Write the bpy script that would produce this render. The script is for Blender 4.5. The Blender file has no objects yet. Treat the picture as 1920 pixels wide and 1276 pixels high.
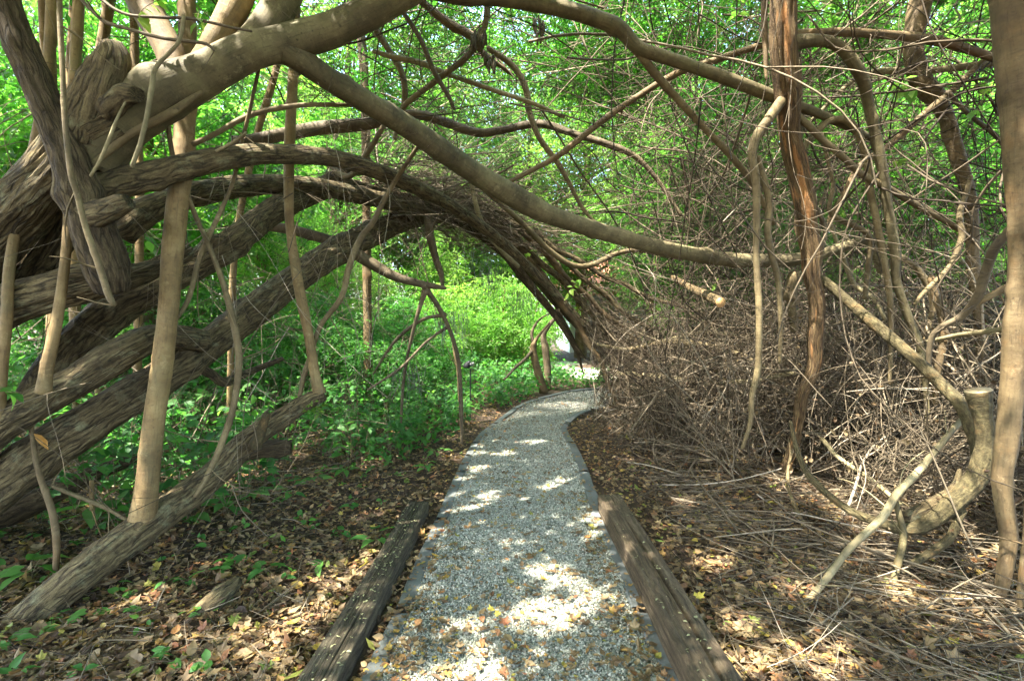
import bpy, math
import numpy as np
from mathutils import Vector

scene = bpy.context.scene
C = scene.collection
PI = math.pi

# ------------------------------------------------------------------ camera
CAM_H = 1.5
PITCH = math.radians(2.27)
cam_data = bpy.data.cameras.new('camera')
cam_data.lens = 18.0
cam_data.sensor_width = 36.0
cam_data.clip_start = 0.05
cam_data.clip_end = 1500.0
cam = bpy.data.objects.new('camera', cam_data)
C.objects.link(cam)
cam.location = (0, 0, CAM_H)
cam.rotation_euler = (PI / 2 - PITCH, 0, 0)
scene.camera = cam
CA, SA = math.cos(PITCH), math.sin(PITCH)

SUN = np.array([-0.36, -0.30, 0.88]); SUN /= np.linalg.norm(SUN)


def ray(px, py):
    x = (px - 960) / 960.0
    u = -(py - 638) / 960.0
    return np.array([x, CA + SA * u, -SA + CA * u])


def at(px, py, depth):
    d = ray(px, py)
    return np.array([0, 0, CAM_H]) + d * (depth / d[1])


def gnd(px, py, z=0.0):
    d = ray(px, py)
    return np.array([0, 0, CAM_H]) + d * ((z - CAM_H) / d[2])


# ------------------------------------------------------------------ noise
def _hash(ix, iy, iz):
    h = (ix * 374761393 + iy * 668265263 + iz * 2147483647) & 0xffffffff
    h = ((h ^ (h >> 13)) * 1274126177) & 0xffffffff
    h = h ^ (h >> 16)
    return (h & 0xffff) / 32767.5 - 1.0


def vnoise(p):
    p = np.asarray(p, float)
    i = np.floor(p).astype(np.int64)
    f = p - i
    f = f * f * (3 - 2 * f)
    r = 0
    for dx in (0, 1):
        wx = f[..., 0] if dx else 1 - f[..., 0]
        for dy in (0, 1):
            wy = f[..., 1] if dy else 1 - f[..., 1]
            for dz in (0, 1):
                wz = f[..., 2] if dz else 1 - f[..., 2]
                r = r + wx * wy * wz * _hash(i[..., 0] + dx, i[..., 1] + dy, i[..., 2] + dz)
    return r


def norm(v):
    return v / np.maximum(np.linalg.norm(v, axis=-1, keepdims=True), 1e-9)


# ------------------------------------------------------------------ mesh collector
class MB:
    def __init__(self):
        self.v, self.f, self.b, self.t, self.m, self.s = [], [], [], [], [], []
        self.n = 0

    def add(self, v, faces, bark=None, tint=None, mat=0, smooth=True):
        v = np.asarray(v, float).reshape(-1, 3)
        n = len(v)
        self.v.append(v)
        self.b.append(np.zeros((n, 3)) if bark is None else np.asarray(bark, float).reshape(-1, 3))
        if tint is None:
            tint = 0.5
        self.t.append(np.broadcast_to(np.asarray(tint, float), (n,)))
        for f in (faces if isinstance(faces, list) else [faces]):
            f = np.asarray(f, np.int64)
            if len(f):
                self.f.append(f + self.n)
                self.m.append(np.full(len(f), mat, np.int32))
                self.s.append(np.full(len(f), smooth, bool))
        self.n += n

    def mesh(self, name, mats, base=(0, 0, 0)):
        me = bpy.data.meshes.new(name)
        v = np.concatenate(self.v) - np.asarray(base, float)
        me.vertices.add(len(v))
        me.vertices.foreach_set('co', v.astype(np.float32).ravel())
        loops = np.concatenate([f.ravel() for f in self.f])
        tot = np.concatenate([np.full(len(f), f.shape[1]) for f in self.f])
        start = np.concatenate([[0], np.cumsum(tot)[:-1]])
        me.loops.add(len(loops))
        me.loops.foreach_set('vertex_index', loops.astype(np.int32))
        me.polygons.add(len(tot))
        me.polygons.foreach_set('loop_start', start.astype(np.int32))
        me.polygons.foreach_set('material_index', np.concatenate(self.m))
        me.polygons.foreach_set('use_smooth', np.concatenate(self.s))
        a = me.attributes.new('bark', 'FLOAT_VECTOR', 'POINT')
        a.data.foreach_set('vector', np.concatenate(self.b).astype(np.float32).ravel())
        a = me.attributes.new('tint', 'FLOAT', 'POINT')
        a.data.foreach_set('value', np.concatenate(self.t).astype(np.float32))
        for m in (mats if isinstance(mats, (list, tuple)) else [mats]):
            me.materials.append(m)
        me.update(calc_edges=True)
        return me

    def obj(self, name, mats, parent=None):
        base = (0, 0, 0) if parent is None else tuple(world_base(parent))
        return link(name, self.mesh(name, mats, base), parent)


BASES = {}


def world_base(o):
    return BASES.get(o.name, Vector((0, 0, 0)))


def link(name, me, parent=None):
    o = bpy.data.objects.new(name, me)
    C.objects.link(o)
    if parent is not None:
        o.parent = parent
        BASES[o.name] = world_base(parent)
    return o


def tag(o, label=None, cat=None, group=None, kind=None):
    if label:
        o['label'] = label
    if cat:
        o['category'] = cat
    if group:
        o['group'] = group
    if kind:
        o['kind'] = kind
    return o


def thing(name, label, cat, base, group=None):
    o = bpy.data.objects.new(name, None)
    C.objects.link(o)
    o.location = tuple(float(q) for q in base)
    o.empty_display_size = 0.1
    BASES[o.name] = Vector(o.location)
    return tag(o, label, cat, group)


def single(mb, name, mats, label, cat, group=None, kind=None):
    """a thing that is one mesh; its origin is put at the foot of its bounds"""
    v = np.concatenate(mb.v)
    base = np.array([v[:, 0].mean(), v[:, 1].mean(), v[:, 2].min()])
    o = link(name, mb.mesh(name, mats, base))
    o.location = base
    return tag(o, label, cat, group, kind)


# ------------------------------------------------------------------ tubes
def spline(P, n_per=10):
    P = np.asarray(P, float)
    if len(P) == 2:
        t = np.linspace(0, 1, n_per + 1)[:, None]
        return P[0] * (1 - t) + P[1] * t
    Q = np.vstack([2 * P[0] - P[1], P, 2 * P[-1] - P[-2]])
    out = []
    t = np.linspace(0, 1, n_per, endpoint=False)[:, None]
    for i in range(1, len(Q) - 2):
        a, b, c, d = Q[i - 1], Q[i], Q[i + 1], Q[i + 2]
        out.append(0.5 * (2 * b + (c - a) * t + (2 * a - 5 * b + 4 * c - d) * t ** 2 + (3 * b - a - 3 * c + d) * t ** 3))
    out.append(Q[-2][None])
    return np.vstack(out)


def resample(P4, step):
    """P4: N x 4 (xyz + radius), resampled at even steps of arc length"""
    s = np.concatenate([[0], np.cumsum(np.linalg.norm(np.diff(P4[:, :3], axis=0), axis=1))])
    n = max(3, int(s[-1] / step) + 1)
    q = np.linspace(0, s[-1], n)
    return np.stack([np.interp(q, s, P4[:, k]) for k in range(P4.shape[1])], 1), q


def tube(mb, P, R, seg=12, step=0.04, lump=0.12, ridge=0.0, rfreq=45, rlong=7, wob=0.0, seed=0, cap0=None, cap1=None,
         rmod=None, mat=0, tint=0.5, flare=0.0, knots=0.0):
    """cap: None (tapers to a point), 'flat' (sawn), 'rough' (broken)"""
    P = np.asarray(P, float)
    R = np.asarray(R, float)
    P4 = spline(np.column_stack([P, R]), 12)
    P4, s = resample(P4, step)
    X, r = P4[:, :3].copy(), np.maximum(P4[:, 3], 0.0015)
    off = np.array([seed * 7.31, seed * 3.17, seed * 1.7])
    if wob:
        q = np.column_stack([s * 3.0, np.zeros_like(s), np.zeros_like(s)]) + off
        w = np.column_stack([vnoise(q), vnoise(q + 31.3), vnoise(q + 57.7)])
        ends = np.minimum(1, np.minimum(s, s[-1] - s) / 0.1)[:, None]
        X += w * wob * ends
    n = len(X)
    T = norm(np.gradient(X, axis=0))
    N = np.zeros_like(X)
    ref = np.array([0, 0, 1.0]) if abs(T[0, 2]) < 0.9 else np.array([1.0, 0, 0])
    N[0] = norm(np.cross(T[0], ref))
    for i in range(1, n):
        v = N[i - 1] - T[i] * np.dot(N[i - 1], T[i])
        N[i] = v / max(np.linalg.norm(v), 1e-9)
    B = np.cross(T, N)
    th = np.linspace(0, 2 * PI, seg, endpoint=False)
    ct, st = np.cos(th), np.sin(th)
    rr = np.repeat(r[:, None], seg, 1)
    q = np.stack([ct[None] * np.ones((n, 1)), st[None] * np.ones((n, 1)), np.repeat(s[:, None], seg, 1)], -1)
    if lump:
        qq = q.copy(); qq[..., 2] *= 2.6; qq[..., :2] *= 0.9
        rr = rr * (1 + lump * vnoise(qq + off) + 0.4 * lump * vnoise(qq * 2.3 + off + 9))
    if ridge:
        qr = np.stack([ct[None] * r[:, None] * rfreq, st[None] * r[:, None] * rfreq, np.repeat(s[:, None] * rlong, seg, 1)], -1)
        # long bark ridges that wander
        wv = vnoise(np.stack([q[..., 0], q[..., 1], q[..., 2] * 2.0], -1) + off + 40)
        qr[..., 0] += wv * 1.2
        qr[..., 1] += vnoise(q * 1.7 + off + 80) * 1.2
        rd = 1 - 2 * np.abs(vnoise(qr + off))
        rr = rr + ridge * rd + ridge * 0.5 * vnoise(qr * 2.1 + off + 5)
    if flare:
        rr = rr * (1 + flare * np.exp(-s / (1.6 * r[0])))[:, None]
    if knots:
        kr = np.random.default_rng(int(seed) + 900)
        for _ in range(max(1, int(s[-1] * knots))):
            s0, t0 = kr.random() * s[-1], kr.random() * 2 * PI
            dth = (th - t0 + PI) % (2 * PI) - PI
            ri = np.interp(s0, s, r)
            am = kr.uniform(.06, .26); wd = kr.uniform(.5, 1.1) * ri
            rr = rr * (1 + am * np.exp(-(dth / .55) ** 2)[None] * np.exp(-((s - s0) / wd) ** 2)[:, None])
            rr = rr * (1 + .05 * np.exp(-((s - s0) / (.35 * ri)) ** 2)[:, None])
    if rmod is not None:
        rr = rmod(th[None, :], s[:, None], rr)
    V = X[:, None] + rr[..., None] * (ct[None, :, None] * N[:, None] + st[None, :, None] * B[:, None])
    bark = np.stack([ct[None] * r.mean() * np.ones((n, 1)) + off[0], st[None] * r.mean() * np.ones((n, 1)) + off[1],
                     np.repeat(s[:, None], seg, 1)], -1)
    i0 = (np.arange(n - 1)[:, None] * seg + np.arange(seg)[None]).ravel()
    i1 = (np.arange(n - 1)[:, None] * seg + (np.arange(seg)[None] + 1) % seg).ravel()
    quads = np.column_stack([i0, i1, i1 + seg, i0 + seg])
    V = V.reshape(-1, 3)
    bark = bark.reshape(-1, 3)
    vs, bs, tris = [V], [bark], []
    for which, cap in ((0, cap0), (n - 1, cap1)):
        c = X[which].copy()
        sg = -1 if which == 0 else 1
        if cap == 'rough':
            c -= sg * T[which] * r[which] * 0.6
        elif cap is None:
            c += sg * T[which] * r[which] * 0.7
        k = sum(len(a) for a in vs)
        vs.append(c[None]); bs.append(bark[which * seg:which * seg + 1])
        a = which * seg + np.arange(seg)
        b = which * seg + (np.arange(seg) + 1) % seg
        tri = np.column_stack([a, b, np.full(seg, k)])
        tris.append(tri if which else tri[:, ::-1])
    mb.add(np.vstack(vs), [quads, np.vstack(tris)], np.vstack(bs), tint, mat)
    return X, r


def pxtube(mb, pts, **kw):
    """pts: (px, py, depth, radius in photo px)"""
    P = [at(a, b, d) for a, b, d, w in pts]
    R = [w / 960.0 * d for a, b, d, w in pts]
    return tube(mb, P, R, **kw)


def sweep(mb, X, R, seg=3, tint=None, seed=0, mat=0):
    """many thin twigs at once. X: M x K x 3, R: M x K"""
    rng = np.random.default_rng(seed)
    M, K, _ = X.shape
    if M == 0:
        return
    T = norm(np.gradient(X, axis=1))
    ref = norm(rng.normal(size=(M, 1, 3)))
    N = norm(np.cross(T, ref))
    B = np.cross(T, N)
    th = np.linspace(0, 2 * PI, seg, endpoint=False)
    V = X[:, :, None] + R[:, :, None, None] * (np.cos(th)[None, None, :, None] * N[:, :, None] + np.sin(th)[None, None, :, None] * B[:, :, None])
    idx = np.arange(M * K * seg).reshape(M, K, seg)
    a = idx[:, :-1, :]; b = np.roll(idx, -1, 2)[:, :-1, :]
    c = np.roll(idx, -1, 2)[:, 1:, :]; d = idx[:, 1:, :]
    q = np.stack([a, b, c, d], -1).reshape(-1, 4)
    s = np.cumsum(np.linalg.norm(np.diff(X, axis=1, prepend=X[:, :1]), axis=2), axis=1)
    bark = np.stack([np.broadcast_to(np.cos(th) * 0.02, (M, K, seg)) + rng.random((M, 1, 1)) * 50,
                     np.broadcast_to(np.sin(th) * 0.02, (M, K, seg)), np.broadcast_to(s[:, :, None], (M, K, seg))], -1)
    if tint is None:
        tint = rng.random(M)
    mb.add(V, q, bark, np.repeat(tint, K * seg), mat)


def grow(P0, D0, L, K, wander, droop, rng, smooth=0.7, floor=None):
    """curved twig centre lines: wander bends them, droop pulls them down"""
    M = len(P0)
    X = np.zeros((M, K, 3))
    X[:, 0] = P0
    d = norm(D0)
    w = rng.normal(size=(M, 3)) * wander
    st = (L / (K - 1))[:, None]
    for k in range(1, K):
        w = smooth * w + (1 - smooth) * rng.normal(size=(M, 3)) * wander * 2.2
        d = d + w
        d[:, 2] -= droop
        d = norm(d)
        X[:, k] = X[:, k - 1] + d * st
        if floor is not None:
            low = X[:, k, 2] < floor
            X[low, k, 2] = floor + rng.random(low.sum()) * 0.03
            d[low, 2] = np.abs(d[low, 2]) * 0.15
    return X


def rand_dir(rng, n, zmul=1.0):
    d = rng.normal(size=(n, 3)); d[:, 2] *= zmul
    return norm(d)


# ------------------------------------------------------------------ leaves
LANCE = (np.array([[0, 0, 0], [0.42, 0.5, 0.05], [1, 0, -0.10], [0.42, -0.5, 0.05]]), [np.array([[0, 1, 2], [0, 2, 3]])])
OVATE = (np.array([[0, 0, 0], [0.22, 0.42, 0.05], [0.55, 0.46, 0.06], [1, 0, -0.16], [0.55, -0.46, 0.06], [0.22, -0.42, 0.05], [0.5, 0, 0.0]]),
         [np.array([[0, 1, 6], [1, 2, 6], [2, 3, 6], [3, 4, 6], [4, 5, 6], [5, 0, 6]])])
ARROW = (np.array([[0, 0, 0], [-0.16, 0.30, 0.02], [0.16, 0.46, 0.06], [0.5, 0.36, 0.05], [1, 0, -0.18], [0.5, -0.36, 0.05], [0.16, -0.46, 0.06], [-0.16, -0.30, 0.02], [0.42, 0, 0.0]]),
         [np.array([[0, 1, 8], [1, 2, 8], [2, 3, 8], [3, 4, 8], [4, 5, 8], [5, 6, 8], [6, 7, 8], [7, 0, 8]])])


def _lobed():
    a = np.linspace(0, 2 * PI, 14, endpoint=False)
    rad = np.array([0.55, .34, .50, .30, .46, .34, .38, .14, .38, .34, .46, .30, .50, .34])
    v = np.column_stack([0.5 + rad * np.cos(a), rad * np.sin(a) * 0.95, 0.10 * np.cos(3 * a) * rad])
    v = np.vstack([v, [[0.5, 0, 0.0]]])
    i = np.arange(14)
    return v, [np.column_stack([i, (i + 1) % 14, np.full(14, 14)])]


LOBED = _lobed()


def leaves(mb, pos, fwd, nrm, size, width, tint, tpl=LANCE, mat=0, curl=None, smooth=False):
    tv, tf = tpl
    n, k = len(pos), len(tv)
    if n == 0:
        return
    f = norm(fwd)
    sd = norm(np.cross(nrm, f))
    up = np.cross(f, sd)
    a = tv[None, :, 0:1] * size[:, None, None]
    b = tv[None, :, 1:2] * (size * width)[:, None, None]
    cz = tv[None, :, 2:3] * size[:, None, None]
    if curl is not None:
        cz = cz + (curl * size)[:, None, None] * (((tv[None, :, 0:1] - 0.5) * 2) ** 2 + (tv[None, :, 1:2] * 1.2) ** 2)
    V = pos[:, None] + a * f[:, None] + b * sd[:, None] + cz * up[:, None]
    faces = [(np.arange(n)[:, None, None] * k + t[None]).reshape(-1, t.shape[1]) for t in tf]
    mb.add(V, faces, None, np.repeat(tint, k), mat, smooth)


def clump_leaves(mb, centres, crad, n, size, width, seed, gaps=False, flat=0.7, tpl=LANCE, mat=0, clip=None, smooth=False, tbase=None):
    """sprays: every clump holds sprigs, every sprig a row of leaves either side"""
    rng = np.random.default_rng(seed)
    per = 9
    m = n // per
    ci = rng.integers(0, len(centres), m)
    cr = np.broadcast_to(crad, (len(centres),))
    off = norm(rng.normal(size=(m, 3))) * (rng.random((m, 1)) ** 0.45) * cr[ci][:, None]
    off[:, 2] *= flat
    p0 = centres[ci] + off
    d = norm(norm(off + 1e-6) * 0.8 + rng.normal(size=(m, 3)) * 0.7 + np.array([0, 0, -0.25]))
    L = size * rng.uniform(2.2, 4.0, m)
    t = np.linspace(0.08, 1, per)[None, :]
    bend = np.zeros((m, per, 3)); bend[..., 2] = -(t ** 2) * L[:, None] * 0.25
    P = p0[:, None] + d[:, None] * (t * L[:, None])[..., None] + bend
    sidev = norm(np.cross(d, norm(np.array([0, 0, 1.0]) + rng.normal(size=(m, 3)) * 0.35)))
    sg = np.where(np.arange(per) % 2 == 0, 1.0, -1.0)[None, :, None]
    F = norm(d[:, None] * 0.6 + sidev[:, None] * sg * 0.95 + rng.normal(size=(m, per, 3)) * 0.28 + np.array([0, 0, -0.28]))
    Nn = norm(np.array([0, 0, 1.0]) + rng.normal(size=(m, per, 3)) * 0.55)
    ctint = rng.random(len(centres)) if tbase is None else tbase
    tint = np.clip(np.repeat((0.55 * ctint[ci] + 0.25 * rng.random(m))[:, None], per, 1) + 0.2 * rng.random((m, per)), 0, 1)
    P, F, Nn, tint = P.reshape(-1, 3), F.reshape(-1, 3), Nn.reshape(-1, 3), tint.ravel()
    keep = np.ones(len(P), bool)
    if gaps:
        keep &= ~in_gap(P)
    if clip is not None:
        keep &= clip(P)
    P, F, Nn, tint = P[keep], F[keep], Nn[keep], tint[keep]
    leaves(mb, P, F, Nn, size * rng.uniform(0.65, 1.25, len(P)), width * np.ones(len(P)), tint, tpl, mat, smooth=smooth)


# holes in the canopy: (point the sun reaches, radius)
GAPS = []


def gap_g(px, py, r, z=0.0):
    GAPS.append((gnd(px, py, z), r))


def gap_p(px, py, d, r):
    GAPS.append((at(px, py, d), r))


def in_gap(P):
    bad = np.zeros(len(P), bool)
    nz = vnoise(P * 2.7) * 0.5 + vnoise(P * 6.1 + 20) * 0.35
    for g, r in GAPS:
        d = P - g
        t = d @ SUN
        perp = np.linalg.norm(d - t[:, None] * SUN, axis=1)
        bad |= (perp * (1 + 0.45 * nz) < r) & (t > 0)
    return bad


# ------------------------------------------------------------------ materials
def mat_new(name):
    m = bpy.data.materials.new(name)
    m.use_nodes = True
    nt = m.node_tree
    nt.nodes.clear()
    out = nt.nodes.new('ShaderNodeOutputMaterial')
    return m, nt, out


def nd(nt, typ, **kw):
    n = nt.nodes.new(typ)
    for k, v in kw.items():
        if k == 'ins':
            for a, b in v.items():
                if hasattr(b, 'is_output'):
                    nt.links.new(b, n.inputs[a])
                else:
                    n.inputs[a].default_value = b
        else:
            setattr(n, k, v)
    return n


def ramp(nt, fac, stops, interp='LINEAR'):
    n = nt.nodes.new('ShaderNodeValToRGB')
    n.color_ramp.interpolation = interp
    e = n.color_ramp.elements
    while len(e) < len(stops):
        e.new(0.5)
    for x, (p, c) in zip(e, stops):
        x.position = p
        x.color = (*c, 1)
    nt.links.new(fac, n.inputs[0])
    return n.outputs[0]


def math_n(nt, op, a, b=None, clamp=False):
    n = nt.nodes.new('ShaderNodeMath'); n.operation = op; n.use_clamp = clamp
    for i, q in enumerate((a, b)):
        if q is None:
            continue
        if hasattr(q, 'is_output'):
            nt.links.new(q, n.inputs[i])
        else:
            n.inputs[i].default_value = q
    return n.outputs[0]


def mixc(nt, fac, a, b, mode='MIX'):
    n = nt.nodes.new('ShaderNodeMix'); n.data_type = 'RGBA'; n.blend_type = mode
    for sock, q in ((n.inputs[0], fac), (n.inputs[6], a), (n.inputs[7], b)):
        if hasattr(q, 'is_output'):
            nt.links.new(q, sock)
        else:
            sock.default_value = (*q, 1) if isinstance(q, tuple) else q
    return n.outputs[2]


def warm(c):
    return (c[0] * .98, c[1] * 1.01, c[2] * .78) if c else c


def bark_mat(name, dark, mid, light, lichen=None, scale=1.0, longs=0.13, bump=0.6, crack=0.75, orange=None, rough=0.85):
    dark, mid, light, lichen = warm(dark), warm(mid), warm(light), warm(lichen)
    m, nt, out = mat_new(name)
    at_ = nd(nt, 'ShaderNodeAttribute', attribute_name='bark').outputs['Vector']
    warp = nd(nt, 'ShaderNodeTexNoise', ins={'Vector': at_, 'Scale': 6.0, 'Detail': 2.0}).outputs['Color']
    v0 = nd(nt, 'ShaderNodeVectorMath', operation='MULTIPLY_ADD', ins={0: warp, 1: (0.05, 0.05, 0.05), 2: at_}).outputs[0]
    v = nd(nt, 'ShaderNodeVectorMath', operation='MULTIPLY', ins={0: v0, 1: (1, 1, longs)}).outputs[0]
    n1 = nd(nt, 'ShaderNodeTexNoise', ins={'Vector': v, 'Scale': 60.0 * scale, 'Detail': 8.0, 'Roughness': 0.72}).outputs['Fac']
    n2 = nd(nt, 'ShaderNodeTexNoise', ins={'Vector': at_, 'Scale': 5.0, 'Detail': 4.0, 'Roughness': 0.6}).outputs['Fac']
    n3 = nd(nt, 'ShaderNodeTexNoise', ins={'Vector': at_, 'Scale': 110.0, 'Detail': 4.0, 'Roughness': 0.7}).outputs['Fac']
    vo = nd(nt, 'ShaderNodeTexVoronoi', feature='DISTANCE_TO_EDGE', ins={'Vector': v, 'Scale': 38.0 * scale}).outputs['Distance']
    cr = math_n(nt, 'MULTIPLY', math_n(nt, 'SUBTRACT', 0.13, vo, True), 9.0 * crack, True)
    brk = nd(nt, 'ShaderNodeTexNoise', ins={'Vector': at_, 'Scale': 16.0, 'Detail': 4.0, 'Roughness': 0.6}).outputs['Fac']
    cr = math_n(nt, 'MULTIPLY', cr, math_n(nt, 'MULTIPLY', math_n(nt, 'SUBTRACT', brk, 0.36, True), 5.0, True))
    col = ramp(nt, n1, [(0.36, dark), (0.52, mid), (0.66, light)])
    col = mixc(nt, math_n(nt, 'MULTIPLY', math_n(nt, 'SUBTRACT', n2, 0.42, True), 2.2, True), col, tuple(0.62 * a for a in mid))
    if lichen:
        l1 = nd(nt, 'ShaderNodeTexNoise', ins={'Vector': at_, 'Scale': 9.0, 'Detail': 6.0, 'Roughness': 0.75}).outputs['Fac']
        col = mixc(nt, math_n(nt, 'MULTIPLY', math_n(nt, 'SUBTRACT', l1, 0.54, True), 5.0, True), col, lichen)
    if orange:
        vv = nd(nt, 'ShaderNodeVectorMath', operation='MULTIPLY', ins={0: at_, 1: (11, 11, 1.3)}).outputs[0]
        o1 = nd(nt, 'ShaderNodeTexNoise', ins={'Vector': vv, 'Scale': 1.6, 'Detail': 3.0}).outputs['Fac']
        col = mixc(nt, math_n(nt, 'MULTIPLY', math_n(nt, 'SUBTRACT', o1, 0.60, True), 14.0, True), col, orange)
    col = mixc(nt, math_n(nt, 'MULTIPLY', math_n(nt, 'SUBTRACT', n3, 0.55, True), 3.0, True), col, tuple(0.6 * a for a in dark))
    col = mixc(nt, cr, col, tuple(0.45 * a for a in dark))
    h = math_n(nt, 'ADD', math_n(nt, 'MULTIPLY', n1, 1.0), math_n(nt, 'MULTIPLY', n3, 0.35))
    h = math_n(nt, 'SUBTRACT', h, math_n(nt, 'MULTIPLY', cr, 0.5))
    bp = nd(nt, 'ShaderNodeBump', ins={'Strength': bump, 'Distance': 0.02, 'Height': h}).outputs[0]
    p = nd(nt, 'ShaderNodeBsdfPrincipled', ins={'Base Color': col, 'Roughness': rough, 'Specular IOR Level': 0.25, 'Normal': bp})
    nt.links.new(p.outputs[0], out.inputs[0])
    return m


def smooth_bark(name, dark, mid, light, patch=None, bump=0.3, ringy=0.35):
    """smooth stems: mottled, faint cross rings and small knots"""
    dark, mid, light, patch = warm(dark), warm(mid), warm(light), warm(patch)
    m, nt, out = mat_new(name)
    at_ = nd(nt, 'ShaderNodeAttribute', attribute_name='bark').outputs['Vector']
    n1 = nd(nt, 'ShaderNodeTexNoise', ins={'Vector': at_, 'Scale': 7.0, 'Detail': 6.0, 'Roughness': 0.66}).outputs['Fac']
    v = nd(nt, 'ShaderNodeVectorMath', operation='MULTIPLY', ins={0: at_, 1: (0.25, 0.25, 1.0)}).outputs[0]
    n2 = nd(nt, 'ShaderNodeTexNoise', ins={'Vector': v, 'Scale': 55.0, 'Detail': 4.0, 'Roughness': 0.6}).outputs['Fac']
    n3 = nd(nt, 'ShaderNodeTexNoise', ins={'Vector': at_, 'Scale': 160.0, 'Detail': 3.0}).outputs['Fac']
    col = ramp(nt, n1, [(0.28, dark), (0.5, mid), (0.75, light)])
    col = mixc(nt, math_n(nt, 'MULTIPLY', math_n(nt, 'SUBTRACT', n2, 0.56, True), 6.0 * ringy, True), col, tuple(0.5 * a for a in dark))
    n4 = nd(nt, 'ShaderNodeTexNoise', ins={'Vector': at_, 'Scale': 38.0, 'Detail': 2.0}).outputs['Fac']
    col = mixc(nt, math_n(nt, 'MULTIPLY', math_n(nt, 'SUBTRACT', n4, 0.62, True), 4.0, True), col, tuple(0.4 * a for a in dark))
    if patch:
        l1 = nd(nt, 'ShaderNodeTexNoise', ins={'Vector': at_, 'Scale': 4.0, 'Detail': 5.0, 'Roughness': 0.7}).outputs['Fac']
        col = mixc(nt, math_n(nt, 'MULTIPLY', math_n(nt, 'SUBTRACT', l1, 0.52, True), 4.0, True), col, patch)
    vs = nd(nt, 'ShaderNodeVectorMath', operation='MULTIPLY', ins={0: at_, 1: (1, 1, 0.10)}).outputs[0]
    n5 = nd(nt, 'ShaderNodeTexNoise', ins={'Vector': vs, 'Scale': 85.0, 'Detail': 6.0, 'Roughness': 0.7}).outputs['Fac']
    col = mixc(nt, math_n(nt, 'MULTIPLY', math_n(nt, 'SUBTRACT', n5, 0.52, True), 3.2, True), col, tuple(0.55 * a for a in dark))
    n6 = nd(nt, 'ShaderNodeTexNoise', ins={'Vector': at_, 'Scale': 13.0, 'Detail': 7.0, 'Roughness': 0.78}).outputs['Fac']
    col = mixc(nt, math_n(nt, 'MULTIPLY', math_n(nt, 'SUBTRACT', n6, 0.57, True), 5.0, True), col, tuple(min(.5, 1.25 * a + .02) for a in light))
    n7 = nd(nt, 'ShaderNodeTexNoise', ins={'Vector': at_, 'Scale': 2.2, 'Detail': 5.0, 'Roughness': 0.65}).outputs['Fac']
    col = mixc(nt, 0.65, col, ramp(nt, n7, [(0.35, (0.5, 0.5, 0.5)), (0.6, (1.05, 1.05, 1.05))]), 'MULTIPLY')
    h = math_n(nt, 'ADD', n2, math_n(nt, 'MULTIPLY', n3, 0.4))
    h = math_n(nt, 'ADD', h, math_n(nt, 'MULTIPLY', n5, 0.8))
    bp = nd(nt, 'ShaderNodeBump', ins={'Strength': bump, 'Distance': 0.010, 'Height': h}).outputs[0]
    p = nd(nt, 'ShaderNodeBsdfPrincipled', ins={'Base Color': col, 'Roughness': 0.75, 'Specular IOR Level': 0.3, 'Normal': bp})
    nt.links.new(p.outputs[0], out.inputs[0])
    return m


def twig_mat(name, stops):
    m, nt, out = mat_new(name)
    t = nd(nt, 'ShaderNodeAttribute', attribute_name='tint').outputs['Fac']
    at_ = nd(nt, 'ShaderNodeAttribute', attribute_name='bark').outputs['Vector']
    n = nd(nt, 'ShaderNodeTexNoise', ins={'Vector': at_, 'Scale': 26.0, 'Detail': 3.0, 'Roughness': 0.7}).outputs['Fac']
    col = ramp(nt, t, stops)
    col = mixc(nt, 0.75, col, ramp(nt, n, [(0.3, (0.35, 0.35, 0.35)), (0.65, (1, 1, 1))]), 'MULTIPLY')
    p = nd(nt, 'ShaderNodeBsdfPrincipled', ins={'Base Color': col, 'Roughness': 0.8, 'Specular IOR Level': 0.25})
    nt.links.new(p.outputs[0], out.inputs[0])
    return m


def leaf_mat(name, stops, tstops, trans=0.5, rough=0.45, spec=0.35, veins=0.0):
    m, nt, out = mat_new(name)
    t = nd(nt, 'ShaderNodeAttribute', attribute_name='tint').outputs['Fac']
    col = ramp(nt, t, stops)
    tcol = ramp(nt, t, tstops)
    g = nd(nt, 'ShaderNodeNewGeometry').outputs['Position']
    n = nd(nt, 'ShaderNodeTexNoise', ins={'Vector': g, 'Scale': 42.0, 'Detail': 3.0}).outputs['Fac']
    col = mixc(nt, 0.6, col, ramp(nt, n, [(0.3, (0.55, 0.55, 0.55)), (0.7, (1.1, 1.1, 1.1))]), 'MULTIPLY')
    p = nd(nt, 'ShaderNodeBsdfPrincipled', ins={'Base Color': col, 'Roughness': rough, 'Specular IOR Level': spec})
    tr = nd(nt, 'ShaderNodeBsdfTranslucent', ins={'Color': tcol})
    mx = nd(nt, 'ShaderNodeMixShader', ins={0: trans, 1: p.outputs[0], 2: tr.outputs[0]})
    nt.links.new(mx.outputs[0], out.inputs[0])
    return m


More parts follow.
